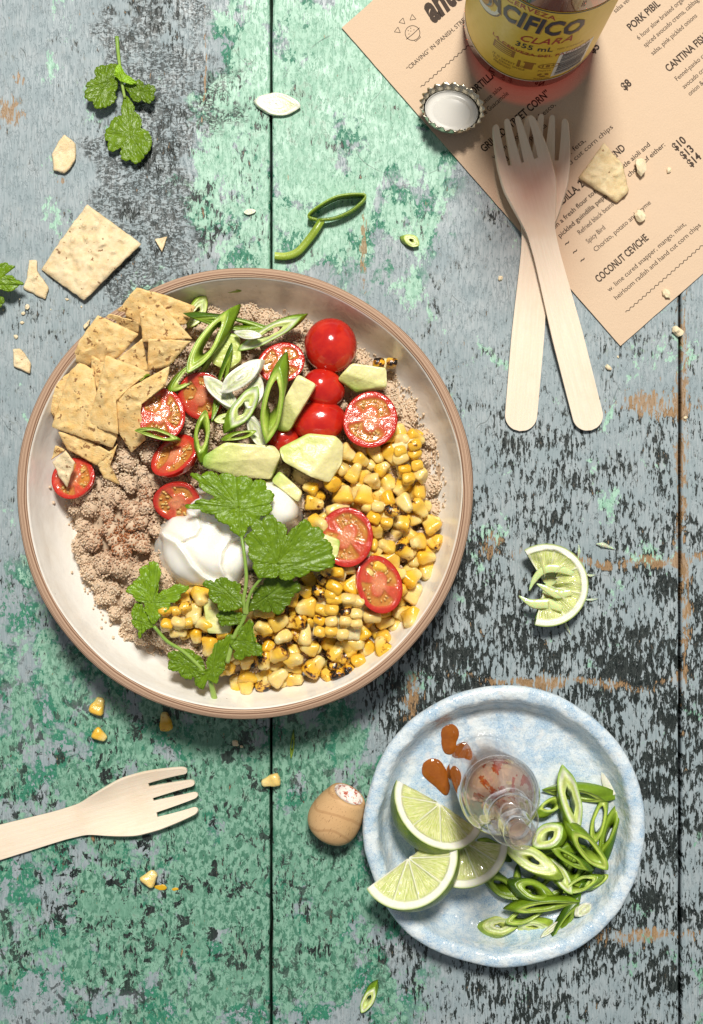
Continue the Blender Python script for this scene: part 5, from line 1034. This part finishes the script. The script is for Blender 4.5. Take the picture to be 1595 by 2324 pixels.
def lime(c, R, ang, tilt, phi, label, nseg=4, ph=.0, squeezed=False, group='cut lime pieces'):
    o = thing('lime_wedge', label, 'lime', c, Matrix.Rotation(math.radians(ang), 3, 'Z') @ Matrix.Rotation(tilt, 3, 'X'), group)
    nb, nt = 90, 34; ext = -.42 if squeezed else .05; be = np.linspace(ext, math.pi-ext, nb)
    def face(al, sgn, name):
        V, C, U, Fl = [], [], [], []
        for i in range(nt):
            t0 = i/(nt-1)
            for b in be:
                lo = 0.02
                if squeezed: lo = .17+.22*math.sin(b*1.5+.4)**2+.14*nz(b*4, 1)+.10*nz(b*11, 5)
                t = lo+(1-lo)*t0; rx = R*t
                seg = (b/math.pi*nseg+ph) % 1; dm = min(seg, 1-seg)*math.pi/nseg*t*R       # distance from the nearest membrane
                z = -.35*max(0, min(1, (.86-t)/.05))*(1 if dm > .5 else 0)+.25*nz(rx*math.cos(b)*.4, rx*math.sin(b)*.4, al)
                if squeezed and t < .86: z += -3.2*(1-t)*2*abs(math.sin(b*4))+1.6*nz(b*3, t*4, 2)
                y = -rx*math.sin(b)
                V.append((rx*math.cos(b), y*math.cos(al)-z*math.sin(al)*sgn*0, y*math.sin(al)+z*sgn))
                pith = max(0, min(1, (t-.815)/.03)); mem = max(0, min(1, (.55-dm)/.3)); edge = max(0, min(1, (t-.965)/.02)); core = max(0, min(1, (.10-t)/.04))
                c = np.array([.62, .68, .24]); wh = np.array([.84, .84, .70]); k = max(pith, mem*.75, core*.8); c = c*(1-k)+wh*k; c = c*(1-edge)+np.array([.30, .42, .05])*edge
                C.append(c); U.append((b/math.pi, t)); Fl.append(1-max(pith, mem, core))
        me = mesh_data(name, V, gridF(nt, nb, flip=sgn > 0), M_LIME, col=np.array(C), uv=np.array(U)); at = me.attributes.new('Flesh', 'FLOAT', 'POINT'); at.data.foreach_set('value', Fl); obj(name, me, o)
    face(0.0, 1, 'cut_face')
    if not squeezed: face(phi, -1, 'cut_face')
    na = 24; V = []
    for i in range(na+1):
        al = phi*i/na; k = 1+.0*i
        for b in be:
            bul = 1+.012*math.sin(math.pi*i/na)
            V.append((R*math.cos(b)*1.0, -R*bul*math.sin(b)*math.cos(al), -R*bul*math.sin(b)*math.sin(al)*-1*-1))
    if squeezed: V = [(R*math.cos(b)*math.cos(1.15*i/na), -R*math.sin(b)*math.cos(1.15*i/na), -12.5*math.sin(1.15*i/na)/math.sin(1.15)) for i in range(na+1) for b in be]
    if squeezed:
        dV = [(R*q*math.cos(b), -R*q*math.sin(b), z) for q, z in ((.02, -9.0), (.3, -8.4), (.6, -6.4), (.86, -3.0)) for b in be]; mobj('pith', dV, gridF(4, nb, flip=True), M_MEMB, o)
    V = np.array(V); mobj('rind', V, gridF(na+1, nb, flip=True), M_RIND, o)
    return o
def _fix(phi): return -phi
LG = 'lime pieces on the plate'
lime(P(*c7(565, 850), 18), 22.0, -4, -.45, .8, 'lime wedge lowest of three, between the other wedges and the bottle', 5, .2, group=LG)
lime(P(*c7(455, 665), 23), 22.6, -31, -.78, 1.1, 'lime wedge touching the glass sauce bottle', 4, .5, group=LG)
lime(P(*c7(292, 945), 28), 23.5, 34, -.66, 1.1, 'lime wedge resting over the edge of the blue plate', 5, .1, group=LG)
sq = lime(P(1240, 1328, 13), 19.4, 98, -.06, 1.15, 'squeezed lime wedge with torn flesh lying on the grey planks', 4, .5, True, 'squeezed lime')

bpy.context.view_layer.update(); inv = sq.matrix_world.inverted()
for pts, r in (([(860, 545), (770, 515), (690, 525), (640, 575), (608, 640)], [2.0, 3.6, 3.2, 2.4, .4]), ([(850, 650), (770, 660), (700, 625), (652, 600)], [2.5, 3.8, 2.6, .5]), ([(800, 745), (720, 715), (640, 715), (590, 695), (550, 668)], [2.5, 4.2, 3.8, 2.0, .4])):
    V, F = tube([P(*ll(x, y), 13.2-.9*k) for k, (x, y) in enumerate(pts)], np.array(r)*.6, 8, 24)
    V = np.array([(inv @ Vector(q*1e-3))[:] for q in V])*1e3; V[:, 2] = (V[:, 2]-V[:, 2].mean())*.28+V[:, 2].mean()+.35*np.array([nz(a*.7, b*.7, 1) for a, b, c in V])
    mobj('torn_membrane', V, F, M_MEMB, sq)
# torn membranes and pulp around the squeezed wedge
M_PULP = G('lime_pulp'); M_PULP.pb(col=(.78, .82, .60), rough=.15, sss=.5, ss=.003, trans=.35, ior=1.35); M_PULP = M_PULP.m
for (a, b, c_, z, r, lb) in ((ll(990, 375), ll(1030, 380), ll(1095, 405), 1.2, 1.3, 'clear teardrop of lime pulp on the planks above the squeezed lime'), (ll(890, 380), ll(892, 420), ll(885, 470), 1.0, .8, 'thin lime pulp thread beside the squeezed lime rind'), (ll(920, 690), ll(960, 692), ll(1000, 686), .9, .7, 'lime pulp shred pointing away from the squeezed lime'), (ll(930, 545), ll(955, 555), ll(985, 550), .9, .8, 'short lime pulp bit against the squeezed lime rind'), (ll(810, 810), ll(825, 850), ll(845, 890), .9, .8, 'lime pulp shred below the squeezed lime')):
    V, F = tube([P(*a, z), P(*b, z), P(*c_, z*.6)], [.25, r, .15], 8, 14); solid_thing('lime_pulp', V, F, M_PULP, lb, 'lime pulp', 'lime pulp on the table')
# ------------------------------------------------------------------ spilled sauce on the plate
g = G('sauce_puddle'); co = g.co(); g.pb(col=g.mix(g.noise(co, .35, 5, .65), (.19, .042, .004), (.38, .12, .015)), rough=.07, coat=.5, cr=.03); M_PUD = g.m
def puddle(circs, label):
    n = 60; xs = np.array([c[0] for c in circs]); V, keep = [], {}; u0, u1 = min(c[0]-c[2] for c in circs)-8, max(c[0]+c[2] for c in circs)+8; v0, v1 = min(c[1]-c[2] for c in circs)-8, max(c[1]+c[2] for c in circs)+8
    for i, y in enumerate(np.linspace(v0, v1, n)):
        for j, x in enumerate(np.linspace(u0, u1, n)):
            d = 14*math.log(sum(math.exp(min(40, (r-math.hypot(x-cx, y-cy))/14)) for cx, cy, r in circs))/30+.08*nz(x*.03, y*.03, 1)-.12
            p = P(*c7(x, y), 5.2); rr = math.hypot(p[0]-PLX, p[1]-PLY); base = float(np.interp(rr, pp[:40, 0], pp[:40, 1]))
            V.append((p[0], p[1], base+(.15+1.1*min(1, max(0, d))**.5 if d > 0 else -.6))); keep[i*n+j] = d > -.12
    F = [f for f in gridF(n, n, flip=True) if all(keep[k] for k in f)]; used = sorted({i for f in F for i in f}); ren = {k: i for i, k in enumerate(used)}
    solid_thing('sauce_drop', np.array(V)[used], [[ren[i] for i in f] for f in F], M_PUD, label, 'sauce', 'spilled sauce on the plate')
puddle([(508, 300, 50), (498, 350, 28), (505, 380, 36)], 'round brown sauce drop farther from the limes'); puddle([(420, 490, 62), (450, 530, 48), (475, 575, 32), (488, 610, 14)], 'larger brown sauce drop with a tail beside the lime wedge'); puddle([(585, 395, 55), (545, 500, 60)], 'brown sauce pool seen through the base of the glass bottle')
